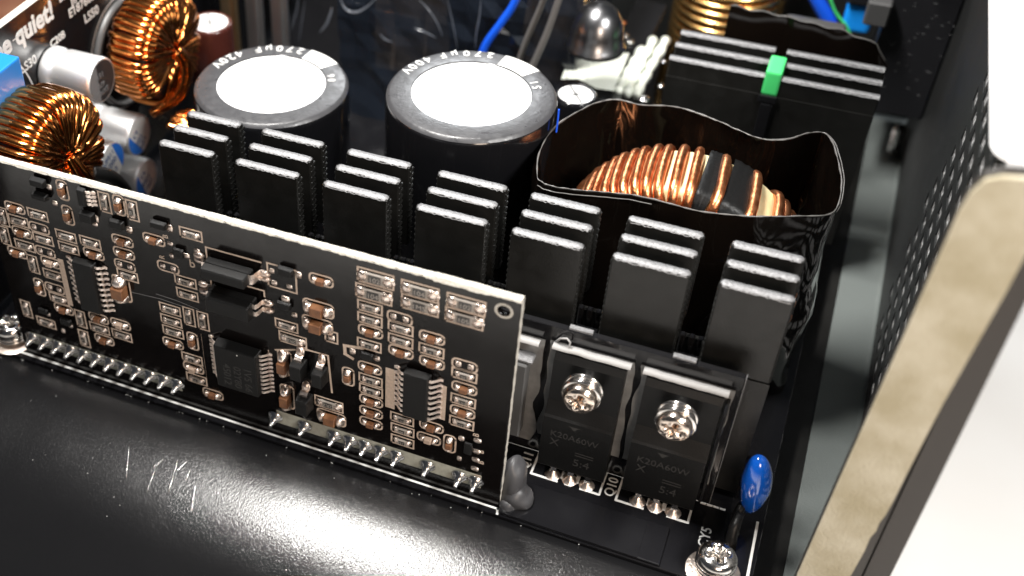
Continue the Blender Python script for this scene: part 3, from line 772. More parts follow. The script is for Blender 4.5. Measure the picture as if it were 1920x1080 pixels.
# far coil top right
c4 = P(1365, 8, 1, 12.6)
t = thing('choke_coil', 'bright copper choke coil wound horizontally behind the rear heatsink', 'coil', (c4.x, c4.y, 0))
mb = MB(); mb.lathe([(.72, -.9), (.72, 1.4)], c4, 'z', 32); mb.build('core', 'core', t)
mb = MB(); 
pts = [c4 + Vector((math.cos(a) * 1.0, math.sin(a) * 1.0, -.85 + a / (2 * math.pi) * .185)) for a in [k * 2 * math.pi / 28 for k in range(28 * 12)]]
mb.tube(pts, .088, 8); mb.build('winding', 'copper_glow', t)
mb = MB(); mb.tube(sm([c4 + Vector((-.8, -.3, -.8)), c4 + Vector((-.95, -.5, -1.3)), c4 + Vector((-1.0, -.5, -2.2))]), .09, 8); mb.build('lead_wire', 'copper_glow', t)

# ================================================================== rear heatsink
rh = thing('rear_heatsink', 'wide black rear heatsink with three long pale edged fins', 'heatsink', (1.9, 8.4, 0))
ZR = 3.05
fy = (7.95, 8.42, 8.88)
for i, y in enumerate(fy):
    for (a, b) in ((0.22, 1.83), (2.02, 3.60)):
        b2 = b if not (i == 0 and a < 1) else b
        mb = MB(); mb.bbox((a, y - .05, .9), (b2, y + .05, ZR), .012); f_ = mb.build('fin', 'anodised', rh)
        mb = MB(); n_ = 30; rr = random.Random(i); vs = []
        for k in range(n_ + 1):
            x = a + (b2 - a) * k / n_
            for yy, h in ((-.062, -.04 + rr.uniform(-.01, .006)), (-.04, .006), (.04, .006), (.06, -.03)): vs.append((x, y + yy, ZR + h))
        mb.add(vs, [(k * 4 + j, k * 4 + j + 1, k * 4 + 5 + j, k * 4 + 4 + j) for k in range(n_) for j in range(3)], True)
        mb.build('cut_edge', 'cut_aluminium', f_)
mb = MB(); mb.box((.22, 7.88, .02), (3.6, 7.90 + .08, 2.7)); mb.box((.22, 8.0, 1.0), (3.6, 8.9, 1.2)); mb.build('spine', 'anodised', rh)
t = thing('thermal_switch', 'bright green part clipped into the gap of the rear heatsink', 'component', (1.92, 8.2, 2.0))
mb = MB(); g0 = P(1436, 158, 1, 7.85); g1 = P(1478, 108, 1, 7.85)
mb.bbox((1.80, 7.86, 2.72), (2.06, 8.45, 3.16), .04, 2); mb.build('green_body', 'green', t)
mb = MB(); mb.bbox((1.78, 7.80, 2.60), (2.08, 7.855, 2.74), .015); mb.build('clip', 'anodised_gloss', t)
mb = MB(); mb.bbox((1.84, 7.80, .3), (2.03, 7.86, 2.58), .01); mb.build('stem', 'anodised_gloss', t)
# ================================================================== left output board
ob = thing('output_board', 'black upright output board lettered be quiet! carrying coils and silver capacitors', 'circuit board', (-9.1, 5, 0))
XB = -9.0
mb = MB(); mb.bbox((XB - .16, -1.5, .2), (XB, 12, 4.60), .01); mb.build('laminate', 'mask', ob)
mb = MB(); mb.box((XB - .158, -1.5, 4.602), (XB - .002, 12, 4.606)); mb.build('top_edge', 'board_edge', ob)
def lbt(s, p0, p1, bold=.01, m='silk_white', extra=0):
    a = P(*p0, 0, XB); b = P(*p1, 0, XB)
    text_obj(s, 'lettering', m, ob, (XB + .001, a.y, a.z), Y, Z, width=abs(b.y - a.y), bold=bold, depth=.003)
lbt('be quiet!', (-8, 118), (103, 42), .035)
lbt('C20B', (96, 90), (123, 72)); lbt('LS30', (41, 139), (70, 120)); lbt('LS50', (160, 44), (186, 27)); lbt('CF50', (162, 218), (183, 206))
lbt('E187663', (131, 34), (178, 2)); lbt('JINTU', (133, 12), (170, -14)); lbt('BLACK', (112, 5), (150, -18))
mb = MB()
def ringp(cy_, cz_, r, a0=0, a1=360, n=40): return [(XB, cy_ + r * math.cos(R(a0 + (a1 - a0) * k / n)), cz_ + r * math.sin(R(a0 + (a1 - a0) * k / n))) for k in range(n + 1)]
poly(mb, ringp(5.2, 2.6, 1.08), .03, X); poly(mb, ringp(1.3, 3.1, 1.3, -10, 32, 12), .025, X)
poly(mb, ringp(3.87, 1.83, .46), .025, X); poly(mb, ringp(3.0, 1.82, .46), .025, X)
strip(mb, (XB, 2.35, 4.28), (XB, 2.75, 4.28), .02, X)
mb.build('silkscreen', 'silk_white', ob)
mb = MB(); mb.lathe([(.93, .004), (.93, .12), (1.01, .12), (1.01, .004)], (XB, 5.2, 2.6), 'x', 64)
tag(mb.build('coil_base', 'grey_plastic', ob), 'grey plastic base ring under the LS50 coil')
# silver capacitors lying on the output board (axis +x)
def lying_cap(c, r, L, label, style, texts, roll=0, name='silver_capacitor'):
    t = thing(name, label, 'capacitor', (XB, c[0], c[1]), 'small silver capacitors on the output board')
    o_ = (XB, c[0], c[1])
    mb = MB(); mb.lathe([(r * .98, .02), (r * 1.02, .06), (r * 1.02, .16), (r * .98, .20), (r * .93, .24), (r * .93, .28), (r, .34), (r, L - .07), (r * .97, L - .02), (r * .92, L), (r * .90, L - .004)], o_, 'x', 64)
    mb.build('can', 'can', t)
    mb = MB(); mb.lathe([(0, L - .006), (r * .905, L - .006)], o_, 'x', 48)
    mb.build('end_face', {'black': 'print_black', 'blue': 'print_white'}[style], t)
    # coloured segment
    mb = MB(); n = 20; vs = []
    a_ = 62 if style == 'blue' else 72
    pts = [Vector((XB + L - .002, c[0] + r * .9 * math.cos(R(roll + t_)), c[1] + r * .9 * math.sin(R(roll + t_)))) for t_ in [-a_ + 2 * a_ * k / n for k in range(n + 1)]]
    mb.add(pts, [tuple(range(len(pts)))]); mb.build('polarity_mark', {'black': 'print_grey', 'blue': 'print_blue'}[style], t)
    ud = Vector((0, math.cos(R(roll + 180 - 90)), math.sin(R(roll + 180 - 90)))); 
    xd = ud.cross(X)
    for (s, dx, dy, sz) in texts:
        org = Vector((XB + L + .001, c[0], c[1])) + xd * dx * r + ud * dy * r
        text_obj(s, 'printed_text', 'print_dark' if style == 'blue' else 'print_grey', t, org, xd, ud, size=sz * r, depth=.002, bold=.008, align='CENTER')
    return t
lying_cap((3.10, 3.37), .385, 1.0, 'silver capacitor with a black end face printed SXF beside lettering C20B', 'black', [('SXF0R', .12, .35, .34), ('470', .12, 0, .36), ('16V', .12, -.42, .36)], roll=180)
lying_cap((3.87, 1.83), .375, 1.0, 'uppermost of three silver capacitors with blue and white end faces', 'blue', [('UPS', .15, .35, .4), ('100', .15, -.05, .42), ('6.3', .12, -.5, .36)], roll=215)
lying_cap((3.0, 1.82), .375, 1.0, 'silver capacitor with upside down print 1000, left of the blue faced three', 'blue', [('6.3', -.1, -.55, .34), ('1000', -.1, -.1, .42), ('UPS11', -.1, .35, .36)], roll=20)
lying_cap((3.88, .90), .37, 1.0, 'lowest silver capacitor with blue and white face next to the heatsink', 'blue', [('UPS11', .1, .35, .34), ('1000', .1, -.1, .42), ('6.3', .1, -.55, .34)], roll=200)
# blue box
t = thing('trimmer', 'bright blue plastic trimmer box with a white dial at the left edge', 'trimmer', (-8.6, 1.0, 4.0))
mb = MB(); mb.bbox((-9.0 + .01, .25, 3.95), (-8.2, 1.52, 4.62), .03, 2); mb.bbox((-8.9, .45, 3.80), (-8.22, .60, 3.95), .02); mb.bbox((-8.9, 1.3, 3.85), (-8.2, 1.45, 3.95), .02); mb.build('housing', 'blue_plastic', t)
mb = MB(); mb.lathe([(0, .03), (.20, .03), (.22, 0)], (-8.62, .85, 4.62), 'z', 28); d_ = mb.build('dial', 'print_white', t)
mb = MB(); strip(mb, (-8.76, .85, 4.65), (-8.48, .85, 4.65), .04, Z, .004); mb.build('slot', 'vent', d_)

# ================================================================== background components
rr = random.Random(21)
def crumple(name, m, a, b, label, cat, amp=.12, fr=1.1, seed=0):
    t = thing(name, label, cat, ((a[0] + b[0]) / 2, (a[1] + b[1]) / 2, a[2]))
    bm = bmesh.new(); bmesh.ops.create_cube(bm, size=1); bmesh.ops.subdivide_edges(bm, edges=bm.edges[:], cuts=14, use_grid_fill=True)
    A = Vector(a); B = Vector(b); C_ = (A + B) / 2; D = B - A
    for v in bm.verts:
        p = Vector((v.co.x * D.x, v.co.y * D.y, v.co.z * D.z)) + C_
        n_ = abs(noise.noise(p * fr + Vector((seed, 0, 0)))) + .5 * abs(noise.noise(p * fr * 2.3))
        v.co = p + v.co.normalized() * (n_ - .35) * amp * 2
    mb = MB(); mb.bm(bm, False); mb.build('wrapping', m, t); return t
crumple('wrapped_transformer', 'wrap', (-6.3, 8.6, .02), (-1.5, 11.2, 4.6), 'large transformer wrapped in glossy black film behind the bulk capacitors', 'transformer', .16, .8)
tw = [o for o in bpy.data.objects if o.name == 'wrapped_transformer'][0]
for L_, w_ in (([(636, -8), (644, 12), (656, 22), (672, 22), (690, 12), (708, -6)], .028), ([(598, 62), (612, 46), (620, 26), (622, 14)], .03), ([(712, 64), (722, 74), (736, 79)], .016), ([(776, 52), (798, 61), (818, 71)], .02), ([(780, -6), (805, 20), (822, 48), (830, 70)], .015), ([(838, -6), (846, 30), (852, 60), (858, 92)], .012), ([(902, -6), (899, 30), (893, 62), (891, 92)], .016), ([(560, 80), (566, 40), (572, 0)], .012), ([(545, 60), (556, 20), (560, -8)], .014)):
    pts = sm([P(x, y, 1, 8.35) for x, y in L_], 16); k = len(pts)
    mb = MB(); mb.tube(pts, [w_ * math.sin(math.pi * (i + .6) / (k + .2)) for i in range(k)], 6); mb.build('fold_glint', 'fold', tw)  # fold ridges in a paler colour that stands in for glints
# loose crinkled film sheets in front of it
for i, (pts_, lab) in enumerate((([(640, -10), (655, 20), (672, 22), (700, 5)], 'crinkled clear film fold left on the wrapped transformer'),)):
    pass
def filmsheet(p0, p1, zt, zb, y, lab, seed, m='clear_film'):
    mb = MB(); n, mrow = 26, 16; vs = []
    for j in range(mrow + 1):
        for i in range(n + 1):
            x = p0 + (p1 - p0) * i / n; z = zt + (zb - zt) * j / mrow
            yy = y + .22 * abs(noise.noise(Vector((x * 1.8 + seed, z * .7, seed)))) + .1 * noise.noise(Vector((x * 4, z * 2, seed)))
            vs.append((x + (j / mrow) * .2 * math.sin(i * .5), yy, z))
    mb.add(vs, [(j * (n + 1) + i, j * (n + 1) + i + 1, (j + 1) * (n + 1) + i + 1, (j + 1) * (n + 1) + i) for j in range(mrow) for i in range(n)], False)
    return tag(mb.build('clear_film', m), lab, 'film')
filmsheet(-5.3, -3.9, 4.3, 1.5, 8.1, 'crinkled clear film behind the gap left of the right bulk capacitor', 3)
filmsheet(-2.4, -1.2, 4.6, 1.2, 8.0, 'crinkled clear film hanging beside the blue wire', 9)
# tall shiny bars behind left capacitor
for i, (px, m_, lab) in enumerate(((432, 'brass', 'brassy upright bus bar, left of the bars behind the left bulk capacitor'), (478, 'bar', 'silver upright bus bar, middle of the bars behind the left bulk capacitor'), (524, 'bar', 'silver upright bus bar nearest the wrapped transformer'))):
    p = P(px, 60, 1, 7.6)
    mb = MB(); mb.bbox((p.x - .13, 7.5, .02), (p.x + .13, 7.68, 4.9), .05, 2); mb.bbox((p.x + .17, 7.5, .02), (p.x + .23, 7.6, 4.9), .015)
    tag(mb.build('bus_bar', m_), lab, 'bus bar', 'upright bus bars')
# blue and dark cables
def cable(px, axis, val, r, m, lab, cat='cable', name='cable', grp=None):
    pts = sm([P(x, y, axis, val) for x, y in px], 30); mb = MB(); mb.tube(pts, r, 10); return tag(mb.build(name, m), lab, cat, grp)
cable([(985, -40), (962, 10), (938, 45), (910, 85), (895, 130)], 1, 8.3, .07, 'blue_wire', 'thin blue wire running down behind the right bulk capacitor')
cable([(1040, -60), (1015, 10), (985, 80), (965, 140)], 1, 8.0, .055, 'film_edge', 'grey shrink cable beside the blue wire behind the right capacitor')
cable([(1060, -40), (1030, 50), (1000, 120), (985, 150)], 1, 7.7, .06, 'film_edge', 'thicker grey cable bending down behind the right capacitor rim')
cable([(1048, 205), (1046, 225), (1043, 248)], 1, 4.3, .013, 'blue_wire', 'very thin blue wire between right bulk capacitor and film tube')
cable([(1500, -60), (1535, 5), (1560, 55), (1575, 120)], 1, 12.2, .14, 'blue_wire', 'thick glossy blue cable at the top right behind the rear heatsink')
cable([(1545, -40), (1565, 20), (1590, 55), (1600, 100)], 1, 12.0, .03, 'green', 'thin green wire next to the thick blue cable')
t = thing('blue_capacitor', 'bright blue rounded capacitor at the top right beside the blue cable', 'capacitor', tuple(P(1612, 20, 1, 12.4)))
p = P(1613, 18, 1, 12.4); mb = MB(); mb.bbox((p.x - .26, 12.0, p.z - .32), (p.x + .26, 12.6, p.z + .32), .12, 4); mb.build('coated_body', 'blue_vivid', t)
mb = MB(); mb.bbox((p.x - .28, 11.9, p.z + .30), (p.x + .35, 12.5, p.z + .55), .06, 2); mb.build('black_cap', 'black_plastic', t)
# inlet housing, far right
t = thing('inlet_housing', 'black plastic inlet housing with a dusty face in the far right corner', 'housing', (4.0, 11, 0))
mb = MB(); q0, q1 = P(1690, 30, 1, 11), P(1640, 205, 1, 11)
mb.bbox((3.45, 11.0, 1.0), (4.61, 13.5, 4.4), .03); mb.build('box', 'black_plastic', t)
mb = MB()
for i in range(46):
    x = rr.uniform(3.7, 4.6); z = rr.uniform(1.5, 4.0); L_ = rr.uniform(.01, .05)
    strip(mb, (x, 11.0, z), (x + L_, 11.0, z + rr.uniform(-.01, .01)), rr.uniform(.008, .016), -Y, .005)
tag(mb.build('dust_flecks', 'print_grey', t), kind='stuff')
for a, b in (((3.1, 10.6, 2.9), (3.5, 10.95, 3.35)), ((3.75, 10.7, 4.2), (4.1, 10.95, 4.6)), ((3.9, 10.9, 4.42), (4.6, 11.2, 4.55))):
    mb = MB(); mb.bbox(a, b, .03); mb.build('latch', 'grey_plastic', t)
mb = MB(); mb.lathe([(.0, .16), (.09, .14), (.12, .06), (.12, -.5)], (4.42, 12.3, -.1), 'z', 20)
tag(mb.build('steel_pin', 'pin'), 'small round steel pin standing on the grey floor strip far right', 'pin')
# silvery tabs behind rear heatsink
p = P(1545, 66, 1, 10.6); mb = MB(); mb.bbox((p.x - .75, 10.5, p.z - .2), (p.x + .35, 11.0, p.z + .12), .1, 3)
tag(mb.build('metal_cover', 'grey_plastic'), 'dull grey metal cover behind the right half of the rear heatsink', 'cover')
# film over rear heatsink
mb = MB(); vs = []; n = 30
for i in range(n + 1):
    x = .9 + 2.75 * i / n; zt = 3.45 - .25 * (i / n) ** 2 + .02 * math.sin(i * 1.3) - (max(0, i - 27) * .12)
    for j in range(7): vs.append((x, 9.35 + .08 * noise.noise(Vector((x * 2, j * .5, 1))), zt + (1.2 - zt) * j / 6))
mb.add(vs, [(i * 7 + j, i * 7 + j + 1, i * 7 + 8 + j, i * 7 + 7 + j) for i in range(n) for j in range(6)], True)
fs_ = tag(mb.build('film_sheet', 'film'), 'dark film sheet with a thin pale edge standing behind the rear heatsink', 'film')
mb = MB(); mb.tube([Vector(vs[i * 7]) for i in range(n + 1)], .012, 5); mb.build('cut_rim', 'film_edge', fs_)

# rear helper board with pale solder tracks, round can
hb = thing('helper_board', 'small black board with broad pale soldered tracks lying behind the film tube', 'circuit board', (-.7, 8, 0))
A = P(1062, 160, 2, 2.2)
# board plane: tilted upright, facing the viewer, at y = 8
YH = 8.6
ZH = 1.9
def H(px, py, d=0.0): return P(px, py, 2, ZH + d)
mb = MB(); c_ = [H(1040, -20), H(1255, -20), H(1235, 260), H(1050, 260)]
mb.box((c_[3].x + .05, 6.4, ZH - .12), (c_[1].x + .1, 12.0, ZH)); mb.build('laminate', 'mask', hb)
def lump(mb, pts, w, d, seed=0):
    """a bulging run of solder following pts on the board plane"""
    k = len(pts)
    mb.tube([H(x, y, d * .3) for x, y in pts], [w * (1 + .22 * math.sin(i * 1.9 + seed)) for i in range(k)], 10)
def seq(a, b, n): return [(a[0] + (b[0] - a[0]) * i / n, a[1] + (b[1] - a[1]) * i / n) for i in range(n + 1)]
for (a, b, w) in (((1158, 172), (1203, 92), .085), ((1175, 176), (1224, 76), .085), ((1193, 179), (1248, 76), .09)):
    mb = MB(); lump(mb, seq(a, b, 14), w, .1, a[0]); mb.build('solder_track', 'solder_glare', hb)
for (pts_) in ([(1052, 148), (1072, 100), (1078, 88), (1092, 92), (1085, 112), (1098, 110), (1112, 98), (1122, 108), (1135, 98), (1148, 100), (1162, 98), (1180, 100), (1150, 170), (1118, 166), (1085, 148)],):
    mb = MB(); k = len(pts_); mb.add([H(x, y, .10) for x, y in pts_] + [H(x, y, 0) for x, y in pts_], [tuple(range(k))] + [(i, (i + 1) % k, (i + 1) % k + k, i + k) for i in range(k)])
    tag(mb.build('solder_field', 'solder_glare', hb), 'broad pale patch of solder')
for i, (x, y, w) in enumerate(((1070, 36, .09), (1052, 60, .06), (1090, 30, .07), (1099, 30, .07), (1108, 33, .05), (1168, 42, .07), (1180, 78, .10), (1172, 66, .07), (1245, 116, .06), (1240, 162, .07), (1072, 68, .06), (1208, 187, .12))):
    mb = MB(); bm = bmesh.new(); bmesh.ops.create_uvsphere(bm, u_segments=14, v_segments=8, radius=w)
    c_ = H(x, y, .03)
    for v in bm.verts: v.co = Vector((v.co.x, v.co.y, v.co.z * .6)) + c_
    mb.bm(bm, True); mb.build('solder_joint', 'copper_red' if i in (2, 3, 4, 5) else 'pin', hb)
c_ = P(1120, 60, 1, 8.0)
t = thing('metal_can', 'blurred silvery round can standing before the helper board', 'can', (c_.x, c_.y, 0))
mb = MB(); mb.lathe([(.50, -.30), (.52, -.24), (.47, -.20), (.45, .05), (.41, .22), (.33, .38), (.20, .50), (0, .54)], c_, 'z', 40); mb.build('shell', 'dark_can', t)

# ================================================================== control board
cb = thing('control_board', 'upright black control board densely covered with small parts in front of the heatsink', 'circuit board', (-4, 0, 0))
TH = .11
mb = MB(); mb.bbox((-8.07, 0, -.02), (0, TH, 3.90), .008)
lam = mb.build('laminate', 'mask_board', cb)
# mounting hole
hp = P(945, 583, 1, 0)
cut = MB(); cut.lathe([(0, -1), (.085, -1), (.085, 1), (0, 1)], (hp.x, 0, hp.z), 'y', 24); co = cut.build('cutter', 'mask', None)
md = lam.modifiers.new('b', 'BOOLEAN'); md.object = co; md.operation = 'DIFFERENCE'; md.solver = 'EXACT'
bpy.context.view_layer.update()
nm = bpy.data.meshes.new_from_object(lam.evaluated_get(bpy.context.evaluated_depsgraph_get())); lam.modifiers.clear(); lam.data = nm; bpy.data.objects.remove(co)
mb = MB(); mb.lathe([(.086, -.003), (.12, -.003)], (hp.x, 0, hp.z), 'y', 28); mb.build('hole_ring', 'board_edge', cb)
mb = MB(); n_ = 160; vs = []; rr = random.Random(4)
for k in range(n_ + 1):
    x = -8.07 + 8.072 * k / n_; j_ = rr.uniform(0, .012) + (.012 if 0.86 < k / n_ < .95 else 0)
    vs += [(x, -.004 - j_ * .6, 3.885 - j_), (x, .01, 3.904 + j_), (x, TH - .01, 3.904 + j_ * .7), (x, TH + .003, 3.89)]
mb.add(vs, [(k * 4 + j, k * 4 + j + 1, k * 4 + 5 + j, k * 4 + 4 + j) for k in range(n_) for j in range(3)], False)
vs = []
for k in range(61):
    z = -.02 + 3.92 * k / 60; j_ = rr.uniform(0, .008); vs += [(.002 + j_, -.001, z), (.002 + j_, TH, z)]
mb.add(vs, [(k * 2, k * 2 + 1, k * 2 + 3, k * 2 + 2) for k in range(60)])
tag(mb.build('bare_edge', 'board_edge', cb), 'rough pale sawn edge along the top and right side')

def A_(x, y): return (x / 2.918, 290 + y / 2.918)
def B_(x, y): return (280 + x / 2.7, 400 + y / 2.7)
def C_(x, y): return (640 + x / 2.4, 480 + y / 2.4)
BL = cb.location
SK = MB()     # silkscreen
NY = Vector((0, -1, 0))
def rrect(cx, cz, w, h, r):
    pts = []
    if r <= 0: return [(cx - w / 2, 0, cz - h / 2), (cx + w / 2, 0, cz - h / 2), (cx + w / 2, 0, cz + h / 2), (cx - w / 2, 0, cz + h / 2)]
    for (sx, sz, a0) in ((1, 1, 0), (-1, 1, 90), (-1, -1, 180), (1, -1, 270)):
        for k in range(4): a = R(a0 + k * 30); pts.append((cx + sx * (w / 2 - r) + r * math.cos(a), 0, cz + sz * (h / 2 - r) + r * math.sin(a)))
    return pts
# shared meshes: sizes (length, width, height)
def smd_meshes(L, Wd, H_, kind):
    b = MB(); e = L * .24
    if kind == 'R':
        b.bbox((-L / 2 + .005, -H_ * .75, -Wd / 2), (L / 2 - .005, -.004, Wd / 2), .006); b.cur = 1
        b.bbox((-L / 2 + e, -H_, -Wd / 2 + .012), (L / 2 - e, -H_ * .75 - .001, Wd / 2 - .012), .006)
        body = b.mesh('chip_resistor', ['ceramic', 'resistor'])
    else:
        b.bbox((-L / 2 + e * .7, -H_, -Wd / 2), (L / 2 - e * .7, -.004, Wd / 2), .01)
        body = b.mesh('chip_capacitor', ['mlcc' if kind == 'C' else 'mlcc_light'])
    # end terminal with solder fillet (at +x end, mirrored by rotation)
    t = MB(); bm = bmesh.new(); bmesh.ops.create_uvsphere(bm, u_segments=12, v_segments=8, radius=1)
    hh = H_ * (.95 if kind != 'R' else 1.05)
    for v in bm.verts:
        c = v.co; q = 1 - max(0, c.x) * .1
        v.co = Vector((c.x * (e * 1.25) + L / 2 + e * .15, -abs(c.y) * hh * (1.0 if c.x < .1 else (1 - .55 * c.x)), c.z * Wd * .56))
        v.co.z = max(-Wd * .5, min(Wd * .5, v.co.z * 1.15)); 
    t.bm(bm, True)
    return body, t.mesh('terminal', 'solder')
SM = {}
def smd(kind, p, orient='h', L=.165, Wd=.088, H_=None, text=None, frame=True, flip=False):
    H_ = H_ or (.05 if kind == 'R' else .085)
    key = (kind, round(L, 3), round(Wd, 3), H_)
    if key not in SM: SM[key] = smd_meshes(L, Wd, H_, kind)
    c = P(p[0], p[1], 1, -H_ * .6); rot = (0, R(90), 0) if orient == 'v' else None
    nm = {'R': 'chip_resistor', 'C': 'chip_capacitor', 'L': 'chip_capacitor'}[kind]
    loc = Vector((c.x, 0, c.z)) - BL
    o = inst(nm, SM[key][0], cb, loc, rot)
    inst('terminal', SM[key][1], o, (0, 0, 0)); inst('terminal', SM[key][1], o, (0, 0, 0), (0, 0, 0)).scale = (-1, 1, 1)
    if frame:
        fw, fh = L + .17, Wd + .082
        r = 0 if kind == 'R' else min(fh * .45, .06)
        if orient == 'v': fw, fh = fh, fw
        poly(SK, rrect(c.x, c.z, fw, fh, r), .026, NY, True, .003)
    if text and kind == 'R':
        xd = X if not flip else -X; zd = Z if not flip else -Z
        if orient == 'v': xd, zd = -Z, X
        t = text_obj(text, 'marking', 'ceramic', o, Vector((c.x, -H_ - .001, c.z)) - zd * Wd * .27 , xd, zd, size=Wd * .72, align='CENTER', depth=.0008)
        # express in the rotated part frame
        if rot:
            im = Matrix.Rotation(R(-90), 4, 'Y')
            base = Vector((c.x, 0, c.z))
            for v in t.data.vertices: v.co = im @ v.co
    return o
PADM = {}
def padblob(p, w=.07, h=.09, parent=None, name='solder_pad', m='solder'):
    key = (round(w, 3), round(h, 3), m)
    if key not in PADM:
        t = MB(); bm = bmesh.new(); bmesh.ops.create_uvsphere(bm, u_segments=14, v_segments=8, radius=1)
        for v in bm.verts: c = v.co; v.co = Vector((max(-.85, min(.85, c.x * 1.1)) * w, -abs(c.y) * min(w, h) * .6, max(-.85, min(.85, c.z * 1.1)) * h))
        t.bm(bm, True); PADM[key] = t.mesh(name, m)
    c = P(p[0], p[1], 1, -.01)
    return inst(name, PADM[key], cb, Vector((c.x, 0, c.z)) - BL)
def empty_pads(p, orient='h', rounded=True):
    c = P(p[0], p[1], 1, 0)
    for s in (-1, 1):
        key = 'e'
        if key not in PADM:
            t = MB(); bm = bmesh.new(); bmesh.ops.create_uvsphere(bm, u_segments=14, v_segments=8, radius=1)
            for v in bm.verts: q = v.co; v.co = Vector((max(-.85, min(.85, q.x * 1.1)) * .048, -abs(q.y) * .03, max(-.85, min(.85, q.z * 1.1)) * .052))
            t.bm(bm, True); PADM[key] = t.mesh('solder_pad', 'solder')
        d = Vector((s * .085, 0, 0)) if orient == 'h' else Vector((0, 0, s * .085))
        inst('solder_pad', PADM[key], cb, Vector((c.x, 0, c.z)) + d - BL)
    fw, fh = (.335, .17) if orient == 'h' else (.17, .335)
    poly(SK, rrect(c.x, c.z, fw, fh, .06 if rounded else 0), .026, NY, True, .003)
def rect_face(p0, p1, h):
    a = P(p0[0], p0[1], 1, -h); b = P(p1[0], p1[1], 1, -h)
    return min(a.x, b.x), max(a.x, b.x), min(a.z, b.z), max(a.z, b.z)
def chip(p0, p1, h, name='chip', pins=None, label=None, silkside=None, m='chip', frame=False, bev=.02):
    x0, x1, z0, z1 = rect_face(p0, p1, h)
    mb = MB()
    # body with drafted sides
    d = min(.02, h * .2)
    vs = [(x0 - d, -.02, z0 - d), (x1 + d, -.02, z0 - d), (x1 + d, -.02, z1 + d), (x0 - d, -.02, z1 + d), (x0, -h, z0), (x1, -h, z0), (x1, -h, z1), (x0, -h, z1)]
    bm = bmesh.new(); V = [bm.verts.new(v) for v in vs]
    for f in ((0, 1, 2, 3), (4, 5, 6, 7), (0, 1, 5, 4), (1, 2, 6, 5), (2, 3, 7, 6), (3, 0, 4, 7)): bm.faces.new([V[i] for i in f])
    bmesh.ops.recalc_face_normals(bm, faces=bm.faces[:]); bmesh.ops.bevel(bm, geom=bm.edges[:], offset=bev * .6, segments=1, affect='EDGES')
    mb.bm(bm); o = mb.build(name, m, cb, loc=((x0 + x1) / 2, 0, (z0 + z1) / 2))
    if label: o['label'] = label
    if pins:
        n, sides, pl = pins
        key = ('pin', round(pl, 3))
        if key not in PADM:
            t = MB(); w = .021; pr = [(0, -h * .55), (pl * .25, -h * .55), (pl * .45, -h * .42), (pl * .62, -.06), (pl * .8, -.03), (pl * 1.1, -.02)]
            for (xa, ya), (xb, yb) in zip(pr[:-1], pr[1:]):
                t.add([(xa, ya, -w), (xa, ya, w), (xb, yb, w), (xb, yb, -w)], [(0, 1, 2, 3)], True); t.add([(xa, ya + .012, -w), (xa, ya + .012, w), (xb, yb + .012, w), (xb, yb + .012, -w)], [(3, 2, 1, 0)], True)
                t.add([(xa, ya, -w), (xa, ya + .012, -w), (xb, yb + .012, -w), (xb, yb, -w)], [(0, 1, 2, 3)]); t.add([(xa, ya, w), (xa, ya + .012, w), (xb, yb + .012, w), (xb, yb, w)], [(0, 1, 2, 3)])
            bm = bmesh.new(); bmesh.ops.create_uvsphere(bm, u_segments=10, v_segments=6, radius=1)
            for v in bm.verts: c = v.co; v.co = Vector((pl * .85 + c.x * pl * .32, -abs(c.y) * .032, c.z * w * 1.25))
            t.bm(bm, True); PADM[key] = t.mesh('pin', 'solder')
        for sd in sides:
            for k in range(n):
                z = z0 + (z1 - z0) * (k + .5) / n - (z0 + z1) / 2
                xx = ((x1 - x0) / 2 + d * .5) * sd
                q = inst('pin', PADM[key], o, (xx, 0, z)); q.scale = (sd, 1, 1)
    if frame: poly(SK, rrect((x0 + x1) / 2, (z0 + z1) / 2, x1 - x0 + .26, z1 - z0 + .06, 0), .026, NY, True, .003)
    return o, (x0, x1, z0, z1)

